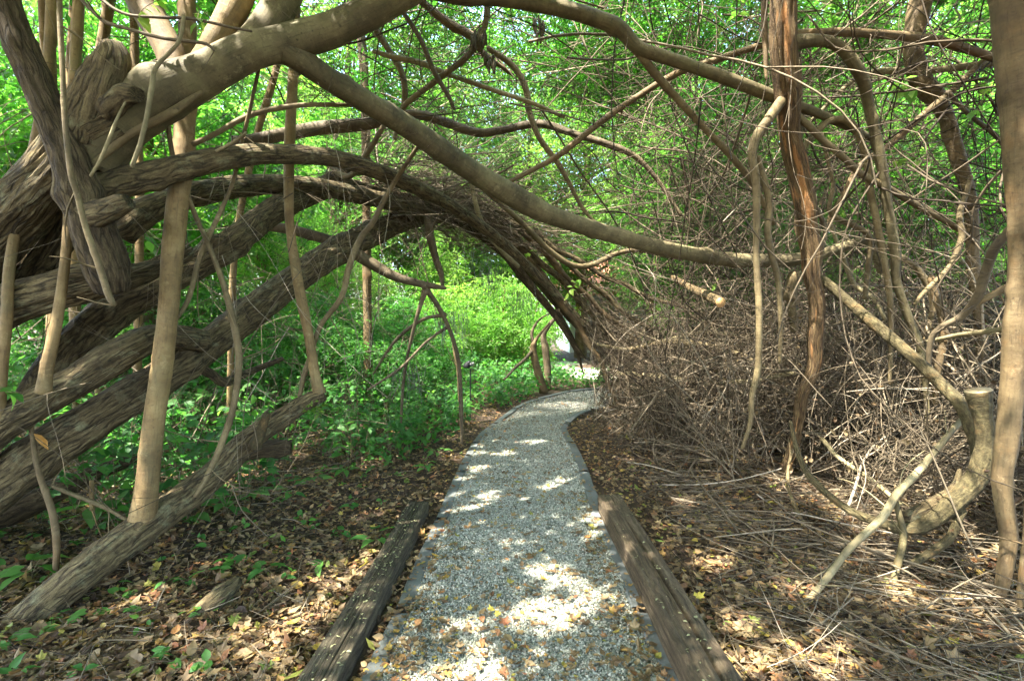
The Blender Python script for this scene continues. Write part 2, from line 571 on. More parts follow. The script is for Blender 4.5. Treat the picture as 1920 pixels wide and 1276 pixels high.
M = {}
M['rough'] = bark_mat('rough_bark', (0.026, 0.018, 0.011), (0.110, 0.078, 0.046), (0.225, 0.172, 0.11), lichen=(0.19, 0.18, 0.13), bump=0.8)
M['rough_dark'] = bark_mat('dark_rough_bark', (0.022, 0.015, 0.009), (0.08, 0.054, 0.034), (0.155, 0.115, 0.076), bump=0.8, crack=0.7)
M['split'] = bark_mat('splitting_bark', (0.04, 0.022, 0.012), (0.12, 0.072, 0.04), (0.22, 0.15, 0.09), orange=(0.34, 0.165, 0.06), longs=0.07, crack=0.6, bump=0.8)
M['limb'] = smooth_bark('grey_limb_bark', (0.055, 0.041, 0.024), (0.118, 0.091, 0.055), (0.20, 0.162, 0.10), patch=(0.105, 0.094, 0.05), bump=0.35)
M['tan'] = smooth_bark('tan_stem_bark', (0.115, 0.070, 0.036), (0.20, 0.128, 0.066), (0.29, 0.205, 0.115), patch=(0.15, 0.118, 0.068), bump=0.4, ringy=0.25)
M['greenish'] = smooth_bark('olive_stem_bark', (0.055, 0.042, 0.021), (0.105, 0.080, 0.042), (0.165, 0.132, 0.072), patch=(0.13, 0.075, 0.035), bump=0.4)
M['dark_limb'] = smooth_bark('dark_limb_bark', (0.05, 0.035, 0.025), (0.10, 0.072, 0.05), (0.16, 0.12, 0.085))
M['brown_limb'] = smooth_bark('brown_limb_bark', (0.06, 0.037, 0.021), (0.12, 0.08, 0.047), (0.20, 0.142, 0.09), patch=(0.18, 0.095, 0.042))
M['vine'] = smooth_bark('vine_bark', (0.075, 0.052, 0.029), (0.14, 0.10, 0.06), (0.22, 0.17, 0.105), bump=0.4)
M['pale_vine'] = smooth_bark('pale_vine_bark', (0.13, 0.10, 0.063), (0.22, 0.175, 0.115), (0.32, 0.27, 0.195))
M['twig'] = twig_mat('dead_twig_bark', [(0.0, (0.030, 0.021, 0.012)), (0.4, (0.092, 0.069, 0.040)), (0.75, (0.205, 0.162, 0.103)), (1.0, (0.38, 0.32, 0.235))])
M['twig_green'] = twig_mat('live_twig_bark', [(0.0, (0.10, 0.085, 0.04)), (0.5, (0.20, 0.16, 0.085)), (1.0, (0.32, 0.27, 0.17))])
M['olive_bark'] = bark_mat('olive_bark', (0.026, 0.020, 0.010), (0.066, 0.050, 0.027), (0.12, 0.096, 0.055), lichen=(0.15, 0.085, 0.04), longs=.4, crack=.3, bump=.6)
M['cut'] = None
M['leaf'] = leaf_mat('canopy_leaf', [(0, (0.030, 0.085, 0.014)), (0.5, (0.055, 0.13, 0.018)), (1, (0.10, 0.18, 0.022))],
                     [(0, (0.05, 0.25, 0.02)), (0.5, (0.11, 0.37, 0.03)), (1, (0.25, 0.48, 0.05))], trans=0.55)
M['leaf_far'] = leaf_mat('sunny_leaf', [(0, (0.045, 0.11, 0.016)), (0.5, (0.08, 0.16, 0.022)), (1, (0.14, 0.21, 0.03))],
                         [(0, (0.07, 0.29, 0.03)), (0.5, (0.16, 0.42, 0.04)), (1, (0.36, 0.54, 0.07))], trans=0.5)
M['leaf_lime_lit'] = leaf_mat('lime_leaf_lit', [(0, (0.045, 0.125, 0.018)), (0.5, (0.085, 0.175, 0.025)), (1, (0.17, 0.25, 0.04))],
                         [(0, (0.09, 0.36, 0.03)), (0.5, (0.20, 0.49, 0.05)), (1, (0.42, 0.60, 0.09))], trans=0.5)  # yellow-green leaves, colour lifted to stand in for missing sunlight
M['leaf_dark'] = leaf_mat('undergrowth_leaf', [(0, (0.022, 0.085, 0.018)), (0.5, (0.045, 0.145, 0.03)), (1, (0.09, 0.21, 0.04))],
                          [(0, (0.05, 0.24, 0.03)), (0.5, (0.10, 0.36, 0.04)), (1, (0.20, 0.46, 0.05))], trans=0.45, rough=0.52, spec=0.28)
M['litter'] = leaf_mat('dead_leaf', [(0, (0.026, 0.015, 0.008)), (0.22, (0.080, 0.046, 0.021)), (0.45, (0.15, 0.102, 0.049)), (0.64, (0.26, 0.195, 0.10)),
                                     (0.74, (0.25, 0.165, 0.07)), (0.82, (0.24, 0.09, 0.045)), (0.90, (0.36, 0.26, 0.05)), (1.0, (0.13, 0.20, 0.04))],
                       [(0, (0.05, 0.03, 0.01)), (0.5, (0.30, 0.19, 0.07)), (0.75, (0.5, 0.25, 0.05)), (1.0, (0.3, 0.35, 0.05))], trans=0.22, rough=0.6, spec=0.3)
M['yellow_leaf'] = leaf_mat('yellow_leaf', [(0, (0.45, 0.34, 0.05)), (1, (0.55, 0.45, 0.08))], [(0, (0.5, 0.4, 0.05)), (1, (0.6, 0.5, 0.08))], trans=0.35)
M['orange_leaf'] = leaf_mat('orange_dead_leaf', [(0, (0.42, 0.21, 0.05)), (1, (0.48, 0.27, 0.08))], [(0, (0.55, 0.28, 0.05)), (1, (0.6, 0.33, 0.08))], trans=0.35)
M['moss'] = twig_mat('grey_moss_strand', [(0, (0.10, 0.105, 0.085)), (1, (0.19, 0.195, 0.165))])


def plain(name, c1, c2, scale, bump=0.2, dist=0.01, rough=0.8, coord='Object'):
    m, nt, out = mat_new(name)
    g = nd(nt, 'ShaderNodeTexCoord').outputs[coord]
    n = nd(nt, 'ShaderNodeTexNoise', ins={'Vector': g, 'Scale': scale, 'Detail': 8.0, 'Roughness': 0.65}).outputs['Fac']
    n2 = nd(nt, 'ShaderNodeTexNoise', ins={'Vector': g, 'Scale': scale * 14, 'Detail': 3.0, 'Roughness': 0.65}).outputs['Fac']
    f = math_n(nt, 'ADD', math_n(nt, 'MULTIPLY', n, 0.7), math_n(nt, 'MULTIPLY', n2, 0.3))
    col = ramp(nt, f, [(0.3, c1), (0.7, c2)])
    bp = nd(nt, 'ShaderNodeBump', ins={'Strength': bump, 'Distance': dist, 'Height': n2}).outputs[0]
    p = nd(nt, 'ShaderNodeBsdfPrincipled', ins={'Base Color': col, 'Roughness': rough, 'Specular IOR Level': 0.3, 'Normal': bp})
    nt.links.new(p.outputs[0], out.inputs[0])
    return m


M['cut'] = plain('sawn_wood', (0.42, 0.22, 0.08), (0.62, 0.38, 0.16), 30, 0.3, 0.003)
M['cut_old'] = plain('weathered_sawn_wood', (0.20, 0.15, 0.08), (0.38, 0.30, 0.17), 25, 0.3, 0.003)
M['soil'] = plain('soil', (0.025, 0.016, 0.010), (0.085, 0.055, 0.032), 5, 0.8, 0.03, 0.95)
M['gravel_bed'] = plain('gravel_bed', (0.075, 0.072, 0.058), (0.20, 0.195, 0.165), 30, 0.9, 0.012, 0.9)
M['edging'] = plain('grey_edging', (0.075, 0.08, 0.074), (0.135, 0.142, 0.13), 6, 0.35, 0.004, 0.8)
M['sand'] = plain('pale_sand', (0.42, 0.37, 0.29), (0.60, 0.54, 0.44), 3, 0.5, 0.02, 0.95)
M['wall'] = plain('pale_house_wall', (0.60, 0.61, 0.62), (0.72, 0.73, 0.74), 2, 0.2, 0.005)
M['fascia'] = plain('blue_grey_fascia', (0.22, 0.27, 0.34), (0.30, 0.36, 0.44), 2, 0.1, 0.002)
M['terracotta'] = plain('terracotta', (0.34, 0.13, 0.075), (0.50, 0.23, 0.13), 4, 0.4, 0.01)
M['glass'] = plain('dark_window_glass', (0.03, 0.035, 0.04), (0.05, 0.055, 0.06), 1, 0.0, 0.001, 0.08)
M['black_metal'] = plain('black_painted_metal', (0.012, 0.012, 0.013), (0.022, 0.022, 0.024), 10, 0.1, 0.001, 0.4)
M['timber'] = bark_mat('old_brown_timber', (0.024, 0.018, 0.014), (0.068, 0.053, 0.041), (0.125, 0.102, 0.082), longs=0.05, scale=0.9, bump=0.8, crack=0.35)
M['timber_red'] = bark_mat('old_reddish_timber', (0.032, 0.021, 0.015), (0.088, 0.062, 0.046), (0.16, 0.12, 0.092), longs=0.05, scale=0.9, bump=0.7, crack=0.25)
M['speck'] = plain('pale_lichen_speck', (0.16, 0.16, 0.075), (0.28, 0.27, 0.14), 30, 0.1, 0.001)


def stone_mat():
    m, nt, out = mat_new('gravel_stone')
    t = nd(nt, 'ShaderNodeAttribute', attribute_name='tint').outputs['Fac']
    col = ramp(nt, t, [(0, (0.08, 0.086, 0.064)), (0.35, (0.19, 0.20, 0.152)), (0.75, (0.32, 0.325, 0.255)), (0.93, (0.47, 0.45, 0.36)), (1, (0.19, 0.14, 0.09))])
    p = nd(nt, 'ShaderNodeBsdfPrincipled', ins={'Base Color': col, 'Roughness': 0.75, 'Specular IOR Level': 0.3})
    nt.links.new(p.outputs[0], out.inputs[0])
    return m


M['stone'] = stone_mat()

exec_parts = []
# ------------------------------------------------------------------ world and sun
w = bpy.data.worlds.new('World'); scene.world = w; w.use_nodes = True
wt = w.node_tree; wt.nodes.clear()
sky = wt.nodes.new('ShaderNodeTexSky'); sky.sky_type = 'NISHITA'; sky.sun_disc = False
sky.dust_density = 3.0; sky.sun_elevation = math.asin(SUN[2]); sky.sun_rotation = math.atan2(SUN[0], SUN[1])
bg = wt.nodes.new('ShaderNodeBackground'); bg.inputs[1].default_value = 0.15
wo = wt.nodes.new('ShaderNodeOutputWorld')
wt.links.new(sky.outputs[0], bg.inputs[0]); wt.links.new(bg.outputs[0], wo.inputs[0])
sd = bpy.data.lights.new('sun', 'SUN'); sd.energy = 2.8; sd.angle = math.radians(0.53); sd.color = (1.0, 0.95, 0.86)
so = bpy.data.objects.new('sun', sd); C.objects.link(so)
so.rotation_euler = Vector(SUN).to_track_quat('Z', 'Y').to_euler()
so.location = (0, 0, 30)
scene.view_settings.view_transform = 'Standard'
scene.view_settings.look = 'None'
scene.view_settings.exposure = 3.9
scene.view_settings.gamma = 1.0
cy = scene.cycles
cy.max_bounces = 8; cy.diffuse_bounces = 6; cy.glossy_bounces = 2; cy.transmission_bounces = 4; cy.transparent_max_bounces = 6
cy.caustics_reflective = False; cy.caustics_refractive = False
cy.use_denoising = True
cy.sample_clamp_indirect = 6.0
# ------------------------------------------------------------------ ground and path
LEFT = np.array([(-.60, -4), (-.60, 0), (-.59, 1.4), (-.586, 2.13), (-.56, 2.58), (-.556, 3.12), (-.53, 3.73), (-.515, 4.46), (-.475, 5.6), (-.37, 6.8), (-.08, 7.9),
                 (.19, 9.0), (.68, 9.9), (1.42, 10.8), (2.6, 11.3), (4.5, 11.4), (8, 11.2), (14, 10.6)])
RIGHT = np.array([(.72, -4), (.72, 0), (.70, 1.4), (.69, 2.13), (.67, 2.45), (.675, 2.93), (.68, 4.36), (.715, 5.24), (.715, 6.07), (.70, 6.8), (.765, 7.27),
                  (1.1, 8.1), (1.62, 8.83), (1.92, 9.4), (3.0, 9.75), (4.5, 9.8), (8, 9.6), (14, 9.0)])
LS = spline(np.column_stack([LEFT, np.zeros(len(LEFT))]), 16)[:, :2]
RS = spline(np.column_stack([RIGHT, np.zeros(len(RIGHT))]), 16)[:, :2]
MID = (LS + RS) / 2
HALF = np.linalg.norm(LS - RS, axis=1) / 2


def path_dist(x, y):
    """distance outside the path edge (negative inside)"""
    p = np.stack([np.ravel(x), np.ravel(y)], 1)
    out = np.full(len(p), 1e9)
    for i in range(0, len(p), 20000):
        q = p[i:i + 20000]
        d = np.linalg.norm(q[:, None] - MID[None, ::3], axis=2) - HALF[None, ::3]
        out[i:i + 20000] = d.min(1)
    return out.reshape(np.shape(x))


def gh(x, y):
    x = np.asarray(x, float); y = np.asarray(y, float)
    d = path_dist(x, y)
    k = np.clip((d - 0.05) / 1.2, 0, 1); k = k * k * (3 - 2 * k)
    p = np.stack([x, y, np.zeros_like(x)], -1)
    h = 0.05 * vnoise(p * 0.9) + 0.03 * vnoise(p * 2.7 + 5) + 0.02 + 0.05 * np.clip(d / 4, 0, 1)
    return -0.02 + 0.025 * np.clip(d / 0.2, 0, 1) + k * h


def build_ground():
    mb = MB()
    def axis(lo, hi, fine, far):
        a = [np.arange(lo, hi + 1e-6, fine)]
        up = hi; st = fine
        u = []
        while up < far:
            st *= 1.35; up += st; u.append(up)
        dn = lo; st = fine; l = []
        while dn > -far:
            st *= 1.35; dn -= st; l.append(dn)
        return np.concatenate([np.array(l[::-1]), a[0], np.array(u)])
    xs = axis(-8, 9, 0.09, 400); ys = axis(0.5, 13, 0.09, 400)
    X, Y = np.meshgrid(xs, ys, indexing='ij')
    Z = gh(X, Y)
    far = np.clip((np.hypot(X, Y - 6) - 12) / 10, 0, 1)
    Z = Z * (1 - far) + 0.0 * far
    n, m = X.shape
    idx = np.arange(n * m).reshape(n, m)
    q = np.stack([idx[:-1, :-1], idx[1:, :-1], idx[1:, 1:], idx[:-1, 1:]], -1).reshape(-1, 4)
    mb.add(np.stack([X, Y, Z], -1), q)
    tag(mb.obj('ground', M['soil']), kind='structure')
    # gravel path
    mb = MB()
    k = 15
    t = np.linspace(-0.01, 1.01, k)[None, :, None]
    P = LS[:, None] * (1 - t) + RS[:, None] * t
    n = len(LS)
    z = 0.006 + 0.009 * vnoise(np.concatenate([P * 3.1, np.zeros((n, k, 1))], -1)) - 0.012 * (np.abs(t[..., 0] - 0.5) * 2) ** 3
    idx = np.arange(n * k).reshape(n, k)
    q = np.stack([idx[:-1, :-1], idx[:-1, 1:], idx[1:, 1:], idx[1:, :-1]], -1).reshape(-1, 4)
    mb.add(np.concatenate([P, z[..., None]], -1), q)
    tag(mb.obj('gravel_path', M['gravel_bed']), kind='structure')
    # loose stones of the path, modelled where they can be told apart
    rng = np.random.default_rng(4)
    mb = MB()
    oct_v = np.array([[1, 0, 0], [0, 1, 0], [-1, 0, 0], [0, -1, 0], [0, 0, 1], [0, 0, -1.0]])
    oct_f = np.array([[0, 1, 4], [1, 2, 4], [2, 3, 4], [3, 0, 4], [1, 0, 5], [2, 1, 5], [3, 2, 5], [0, 3, 5]])
    for cnt, y0, y1, r0, r1 in ((85000, 1.5, 4.6, .0030, .0072), (46000, 4.4, 8.5, .005, .0095), (16000, 8.5, 11.5, .008, .013)):
        s = rng.random(cnt) ** 1.15
        yy = y0 + (y1 - y0) * s
        lm = LS[:, 1] < 9.7
        if y0 > 8:
            j = rng.integers(0, n, cnt); tt = rng.random(cnt)[:, None]
            p2 = LS[j] * (1 - tt) + RS[j] * tt + rng.normal(size=(cnt, 2)) * 0.05
            p2 = p2[(p2[:, 1] > 8.2)]
        else:
            xl = np.interp(yy, LS[lm, 1], LS[lm, 0]); xr = np.interp(yy, RS[:, 1], RS[:, 0])
            p2 = np.column_stack([xl + (xr - xl) * (0.035 + rng.random(cnt) * 0.93), yy])
        c = len(p2)
        r = rng.uniform(r0, r1, c)
        sc = rng.uniform(0.6, 1.25, (c, 1, 3)) * r[:, None, None]
        v = oct_v[None] * sc + rng.normal(size=(c, 6, 3)) * r[:, None, None] * 0.22
        a = norm(rng.normal(size=(c, 3))); b = norm(np.cross(a, rng.normal(size=(c, 3)))); d = np.cross(a, b)
        v = v[..., 0:1] * a[:, None] + v[..., 1:2] * b[:, None] + v[..., 2:3] * d[:, None]
        zz = 0.006 + 0.009 * vnoise(np.column_stack([p2 * 3.1, np.zeros(c)])) + r * rng.uniform(0.1, 0.9, c)
        v += np.column_stack([p2, zz])[:, None]
        f = (np.arange(c)[:, None, None] * 6 + oct_f[None]).reshape(-1, 3)
        mb.add(v, f, None, np.repeat(rng.random(c), 6), 0, False)
    tag(mb.obj('loose_gravel', M['stone']), 'loose grey and white gravel stones covering the winding path', kind='stuff')
    # sunny sandy clearing beyond the bend
    mb = MB()
    th = np.linspace(0, 2 * PI, 40, endpoint=False)
    rr = 1 + 0.18 * np.sin(3 * th + 1) + 0.1 * np.sin(7 * th)
    ring = np.column_stack([3.2 + 4.0 * rr * np.cos(th), 15.0 + 2.5 * rr * np.sin(th), np.full(40, 0.085)])
    v = np.vstack([ring, [[3.2, 15.0, 0.09]]])
    mb.add(v, np.column_stack([np.arange(40), (np.arange(40) + 1) % 40, np.full(40, 40)]))
    tag(mb.obj('sandy_ground', M['sand']), kind='structure')


build_ground()


def edging(pts, width, label):
    """a low strip standing on edge beside the gravel, in short straight-ish lengths"""
    pts = spline(np.column_stack([pts, np.zeros(len(pts))]), 14)
    P4 = np.column_stack([pts, np.full(len(pts), 0.05)])
    P4, s = resample(P4, 0.06)
    X = P4[:, :3]
    T = norm(np.gradient(X, axis=0)); S = np.column_stack([T[:, 1], -T[:, 0], np.zeros(len(T))])
    top = 0.024 + 0.020 * vnoise(np.column_stack([s * 0.9, s * 0, s * 0 + 3])) + 0.004 * vnoise(np.column_stack([s * 9, s * 0, s * 0]))
    h = width / 2 * (1 + 0.06 * vnoise(np.column_stack([s * 2.2, s * 0, s * 0 + 8])))
    prof = [(-1, -0.08), (-1, -0.006), (-0.86, 0.0), (0.86, 0.0), (1, -0.006), (1, -0.08)]
    V = np.stack([X + S * (h * a)[:, None] + np.array([0, 0, 1.0]) * (top + b)[:, None] for a, b in prof], 1)
    k = len(prof); n = len(X)
    idx = np.arange(n * k).reshape(n, k)
    q = np.stack([idx[:-1, :-1], idx[:-1, 1:], idx[1:, 1:], idx[1:, :-1]], -1).reshape(-1, 4)
    seglen = np.floor(s / 1.2).astype(int)
    keep = np.repeat((seglen[:-1] == seglen[1:]), k - 1)      # a joint every 1.2 m
    mb = MB()
    mb.add(V, [q[keep], np.array([idx[0, ::-1], idx[-1]])], smooth=False)
    return single(mb, 'path_edging', M['edging'], label, 'path edging', 'edging strips of the gravel path')


edging(LEFT[2:15], 0.085, 'flat grey edging strip half buried in leaves between gravel and green undergrowth')
edging(RIGHT[2:17], 0.10, 'flat blue-grey edging strip curving round the bend under the brush heap')


def timber(P, w, h, mat, label, seed, crack):
    rng = np.random.default_rng(seed)
    mb = MB()
    a, b = w / 2, h / 2

    def rmod(th, s, rr):
        n = 9.0
        sup = (np.abs(np.cos(th)) ** n + np.abs(np.sin(th) * a / b) ** n) ** (-1 / n) * a
        sup = np.minimum(sup, (np.abs(np.cos(th) / a) ** n + np.abs(np.sin(th) / b) ** n) ** (-1 / n))
        lo = vnoise(np.stack([th * 1.2 + s * 0, s * 1.1 + th * 0, s * 0 + th * 0 + seed], -1))
        gr = vnoise(np.stack([th * 15 + s * 0, s * 1.2 + th * 0, s * 0 + th * 0 + seed + 4], -1))
        g2 = vnoise(np.stack([th * 34 + s * 0, s * 3.0 + th * 0, s * 0 + th * 0 + seed + 9], -1))
        r = sup * (1 + 0.035 * lo) + 0.004 * gr + 0.0022 * g2
        for c0, depth, wd in crack:
            cc = c0 + 0.16 * vnoise(np.stack([s * 1.6, s * 0, s * 0 + seed + c0], -1))
            amp = np.clip(vnoise(np.stack([s * 1.1, s * 0, s * 0 + seed + 2.5 + c0], -1)) * 2.2 + 0.35, 0, 1)
            dth = (th - cc + PI) % (2 * PI) - PI
            r = r - depth * amp * np.exp(-(dth / wd) ** 2)
        return r
    tube(mb, P, [w / 2] * len(P), seg=120, step=0.02, lump=0, rmod=rmod, cap0='rough', cap1='rough', seed=seed)
    Pa = np.array(P)
    nf = 260 if seed == 3 else 90
    yy = Pa[:, 1].min() + .05 + (Pa[:, 1].max() - Pa[:, 1].min() - .1) * rng.random(nf)
    o = np.argsort(Pa[:, 1])
    xx = np.interp(yy, Pa[o, 1], Pa[o, 0]) + rng.uniform(-.42, .42, nf) * w
    zz = np.interp(yy, Pa[o, 1], Pa[o, 2]) + h / 2 + .004
    leaves(mb, np.column_stack([xx, yy, zz]), rand_dir(rng, nf, .05), norm(np.array([0, 0, 1.0]) + rng.normal(size=(nf, 3)) * .15), rng.uniform(.005, .022, nf), rng.uniform(.3, .7, nf), rng.random(nf), OVATE, mat=1)
    t = thing('landscape_timber', label, 'timber', (P[0][0], P[0][1], 0), 'timbers laid along the path')
    mb.obj('beam', [mat, M['speck']], t)
    return t, mb


# frame of tube: T=+y => N = cross(T, z) = +x, B = cross(T,N) = -z ; top is theta = -pi/2
TOP = 1.5 * PI
timber([(-0.725, 3.92, 0.05), (-0.735, 3.0, 0.045), (-0.765, 2.0, 0.045), (-0.78, 0.9, 0.04)][::-1], 0.160, 0.10, M['timber'],
       'dark grey-brown weathered timber flecked with pale lichen, beside the leaf-covered bank', 3, [(TOP - 0.30, 0.012, 0.05), (TOP + 0.45, 0.008, 0.05)])
timber([(0.765, 0.9, 0.065), (0.775, 2.0, 0.07), (0.775, 3.0, 0.065), (0.76, 3.95, 0.06)], 0.185, 0.165, M['timber_red'],
       'reddish-brown weathered timber with a long split along its top, beside fallen sticks', 8, [(TOP + 0.18, 0.05, 0.085), (TOP - 0.55, 0.010, 0.05)])

# ------------------------------------------------------------------ canopy gaps (where the sun comes through)
for a, b, r in ((1040, 1150, .17), (1120, 975, .15), (985, 1160, .10), (1045, 1075, .11), (880, 1165, .07), (975, 1020, .07), (1120, 1120, .10), (900, 1262, .16), (820, 1270, .08),
                (1180, 1055, .06), (700, 1060, .12), (650, 1090, .12), (540, 1205, .13), (610, 1150, .06), (300, 1130, .05), (1345, 1060, .12), (1290, 945, .13), (1330, 900, .10), (1570, 1255, .14),
                (1430, 1250, .13), (1690, 1130, .10), (1620, 1040, .09), (1180, 860, .10), (900, 880, .12), (950, 850, .15), (1000, 830, .15), (930, 810, .2), (760, 860, .10),
                (1000, 780, .35), (1060, 760, .4), (870, 900, .08), (940, 940, .06), (590, 930, .08), (1250, 870, .12), (1400, 880, .12), (1640, 950, .12), (1500, 1120, .10),
                (1120, 1010, .06), (1075, 905, .05), (920, 990, .05), (830, 1110, .05), (1210, 1140, .05), (1260, 990, .07), (1390, 1170, .08)):
    gap_g(a, b, r * 1.05 + 0.03)
for a, b, d, r in ((365, 118, 2.8, .13), (300, 150, 2.75, .08), (455, 75, 2.9, .08), (515, 70, 2.95, .06), (395, 80, 2.9, .10), (755, 230, 3.6, .09), (430, 275, 3.0, .10), (340, 310, 3.0, .06), (95, 445, 3.1, .14), (60, 480, 3.1, .1),
                   (305, 650, 2.95, .08), (275, 890, 2.9, .05), (100, 680, 2.95, .06), (1660, 610, 3.8, .07), (1630, 590, 3.9, .05), (1780, 735, 3.4, .06), (1740, 860, 3.0, .06), (1600, 450, 4.7, .09), (1740, 80, 4.2, .08),
                   (1480, 180, 3.9, .05), (20, 545, 2.9, .1), (110, 500, 3.2, .09), (1690, 770, 3.5, .12), (1500, 900, 4.2, .2), (1580, 760, 4.5, .25), (1750, 650, 4.5, .25), (1650, 830, 4.0, .2),
                   (1300, 700, 6, .3), (1400, 600, 6, .3), (1250, 620, 7, .3), (1500, 640, 6, .35), (1700, 560, 6, .4), (1080, 440, 6, .35), (1180, 520, 6.5, .35), (1350, 780, 5.5, .25), (1850, 600, 4, .2),
                   (560, 200, 3.4, .06), (545, 330, 3.5, .06), (330, 450, 2.95, .05), (640, 160, 3.2, .05), (900, 320, 4.0, .05), (1130, 430, 4.5, .07), (1300, 480, 4.6, .05), (1890, 750, 2.7, .05), (1840, 830, 3.0, .05),
                   (650, 430, 5, .25), (500, 520, 4.5, .15), (250, 640, 3.2, .1), (160, 740, 3.0, .08), (700, 760, 7, .4), (600, 800, 6, .3), (500, 780, 5.5, .2), (820, 740, 8, .5), (1000, 500, 7.4, .35), (900, 395, 6.8, .3), (1080, 590, 7.7, .35), (800, 385, 6.3, .3), (700, 425, 5.6, .25), (1150, 640, 7.8, .35), (250, 800, 4.2, .35), (400, 760, 4.8, .3), (150, 900, 3.6, .2), (900, 780, 7.6, .4), (1400, 700, 5.5, .3), (1600, 900, 3.6, .2), (1750, 760, 3.9, .2), (1300, 560, 6.2, .3), (1230, 700, 6.4, .35), (1330, 690, 6.0, .35), (1250, 600, 6.8, .35), (1200, 780, 6.6, .3), (1450, 560, 5.5, .3)):
    gap_p(a, b, d, r * 1.3 + 0.06)
for a, b, d, r in ((1065, 705, 13.5, 1.7), (600, 640, 9.5, .9), (480, 600, 8.5, .7), (350, 640, 8.0, .7), (900, 650, 11.5, 1.7), (800, 650, 11.3, 1.4), (1010, 680, 12.5, 1.5), (720, 650, 11.0, .9), (950, 700, 11.5, 1.2)):
    gap_p(a, b, d, r)

# ------------------------------------------------------------------ leaning and arching trees (hero trunks)
BIG = dict(seg=128, step=0.02, ridge=0.0095, lump=0.13, rfreq=62, rlong=2.6, knots=1.2)
MIDB = dict(seg=28, step=0.03, lump=0.10, ridge=0.002)
ROUND = dict(seg=22, step=0.022, lump=0.11)


def split_mod(th, s, r):
    for c0, dep, wd in ((0.2, 0.20, .16), (1.15, 0.14, .12), (-0.75, 0.16, .14), (2.2, .12, .12), (3.5, .2, .14)):
        cc = c0 + 0.35 * vnoise(np.stack([s * 0.9, s * 0, s * 0 + c0 * 3], -1)) + PI * 1.0
        amp = np.clip(vnoise(np.stack([s * 1.3, s * 0, s * 0 + c0 * 5 + 1.1], -1)) * 1.4 + 0.6, 0, 1)
        dth = (th - cc + PI) % (2 * PI) - PI
        r = r * (1 - dep * amp * np.exp(-(dth / wd) ** 2))
    return r


def fissured(th, s, r):
    for c0, dep, wd in ((0.2, 0.20, .16), (1.15, 0.14, .12), (-0.75, 0.16, .14), (2.2, .12, .12), (3.5, .2, .14)):
        cc = c0 + 0.35 * vnoise(np.stack([s * 0.9, s * 0, s * 0 + c0 * 3], -1)) + PI * 1.0
        amp = np.clip(vnoise(np.stack([s * 1.3, s * 0, s * 0 + c0 * 5 + 1.1], -1)) * 1.8 + 0.1, 0, 1)
        dth = (th - cc + PI) % (2 * PI) - PI
        r = r * (1 - 0.55 * dep * amp * np.exp(-(dth / wd) ** 2))
    return r


def part(parent, name, mat, label=None, **kw):
    pts = kw.pop('pts')
    mb = MB()
    if name not in ('trunk', 'hanging_limb', 'broken_stub'):
        kw.setdefault('flare', 0.0 if kw.get('cap0') else 0.2 if name == 'shoot' else 0.45 if kw.get('cap0') is None else 0.0)
    kw.setdefault('knots', 2.2)
    pxtube(mb, pts, **kw)
    o = mb.obj(name, mat, parent)
    if label:
        o['label'] = label
    return o


def crown_part(parent, box, nclump, crad, n, size, width, seed, mat='leaf', gaps=True, clip=None, tpl=LANCE, name='crown'):
    rng = np.random.default_rng(seed)
    lo, hi = np.array(box[0], float), np.array(box[1], float)
    c = lo + (hi - lo) * rng.random((nclump, 3))
    mb = MB()
    clump_leaves(mb, c, crad * rng.uniform(0.6, 1.3, nclump), n, size, width, seed + 1, gaps=gaps, clip=clip, tpl=tpl)
    # the sprays hang on twigs
    k = nclump
    D = rand_dir(rng, k * 4, 0.6)
    X = grow(np.repeat(c, 4, 0) - D * crad * 0.7, D, rng.uniform(1.0, 2.2, k * 4) * crad, 8, 0.12, 0.02, rng)
    R = np.linspace(1, 0.3, 8)[None] * rng.uniform(0.004, 0.010, (k * 4, 1))
    sweep(mb, X, R, 3, seed=seed, mat=1)
    return mb.obj(name, [M[mat], M['twig_green']], parent)


def no_view_block(P):
    """keep the overhead leaves out of the space just above the viewer's line of sight"""
    return P[:, 2] > 1.9 + 0.60 * np.clip(P[:, 1], 0, 5.2)


# --- leaning tree with the knot, the long smooth limb and the hanging bare limb
A = thing('leaning_tree', 'rough leaning tree with a broken knot and a long smooth limb reaching over the path', 'tree', gnd(-420, 1180))
part(A, 'trunk', M['rough'], pts=[(-420, 1150, 2.9, 66), (-260, 820, 2.9, 58), (-120, 570, 2.85, 50), (10, 420, 2.8, 44), (95, 335, 2.75, 46), (165, 262, 2.72, 50), (225, 222, 2.72, 44)], seed=1, cap1='rough', rmod=fissured, **BIG)
part(A, 'limb', M['limb'], 'long smooth olive-grey limb', pts=[(165, 285, 2.74, 40), (230, 222, 2.74, 44), (300, 180, 2.76, 42), (385, 138, 2.8, 36), (470, 97, 2.86, 33), (560, 73, 2.95, 31), (640, 48, 3.0, 29), (760, -15, 3.05, 27), (900, -120, 3.1, 22)], seed=2, seg=40, step=0.025, lump=0.08, ridge=0.0015, cap1='rough')
part(A, 'limb', M['limb'], 'long arching side limb', pts=[(520, 84, 2.92, 22), (545, 96, 2.94, 21), (620, 150, 3.1, 19), (760, 235, 3.5, 20), (900, 330, 4.0, 20), (1000, 388, 4.3, 20), (1060, 413, 4.4, 16), (1200, 455, 4.6, 14), (1350, 485, 4.75, 13), (1440, 489, 4.85, 12), (1500, 485, 4.9, 12), (1560, 470, 4.9, 10), (1625, 450, 4.9, 9), (1640, 470, 4.9, 8), (1652, 510, 4.9, 6)], seed=3, seg=28, step=0.03, lump=0.09, ridge=0.001)
part(A, 'limb', M['tan'], pts=[(365, 150, 2.82, 22), (392, 105, 2.84, 24), (425, 45, 2.86, 25), (450, -10, 2.9, 24), (480, -90, 3.0, 22)], seed=4, **ROUND)
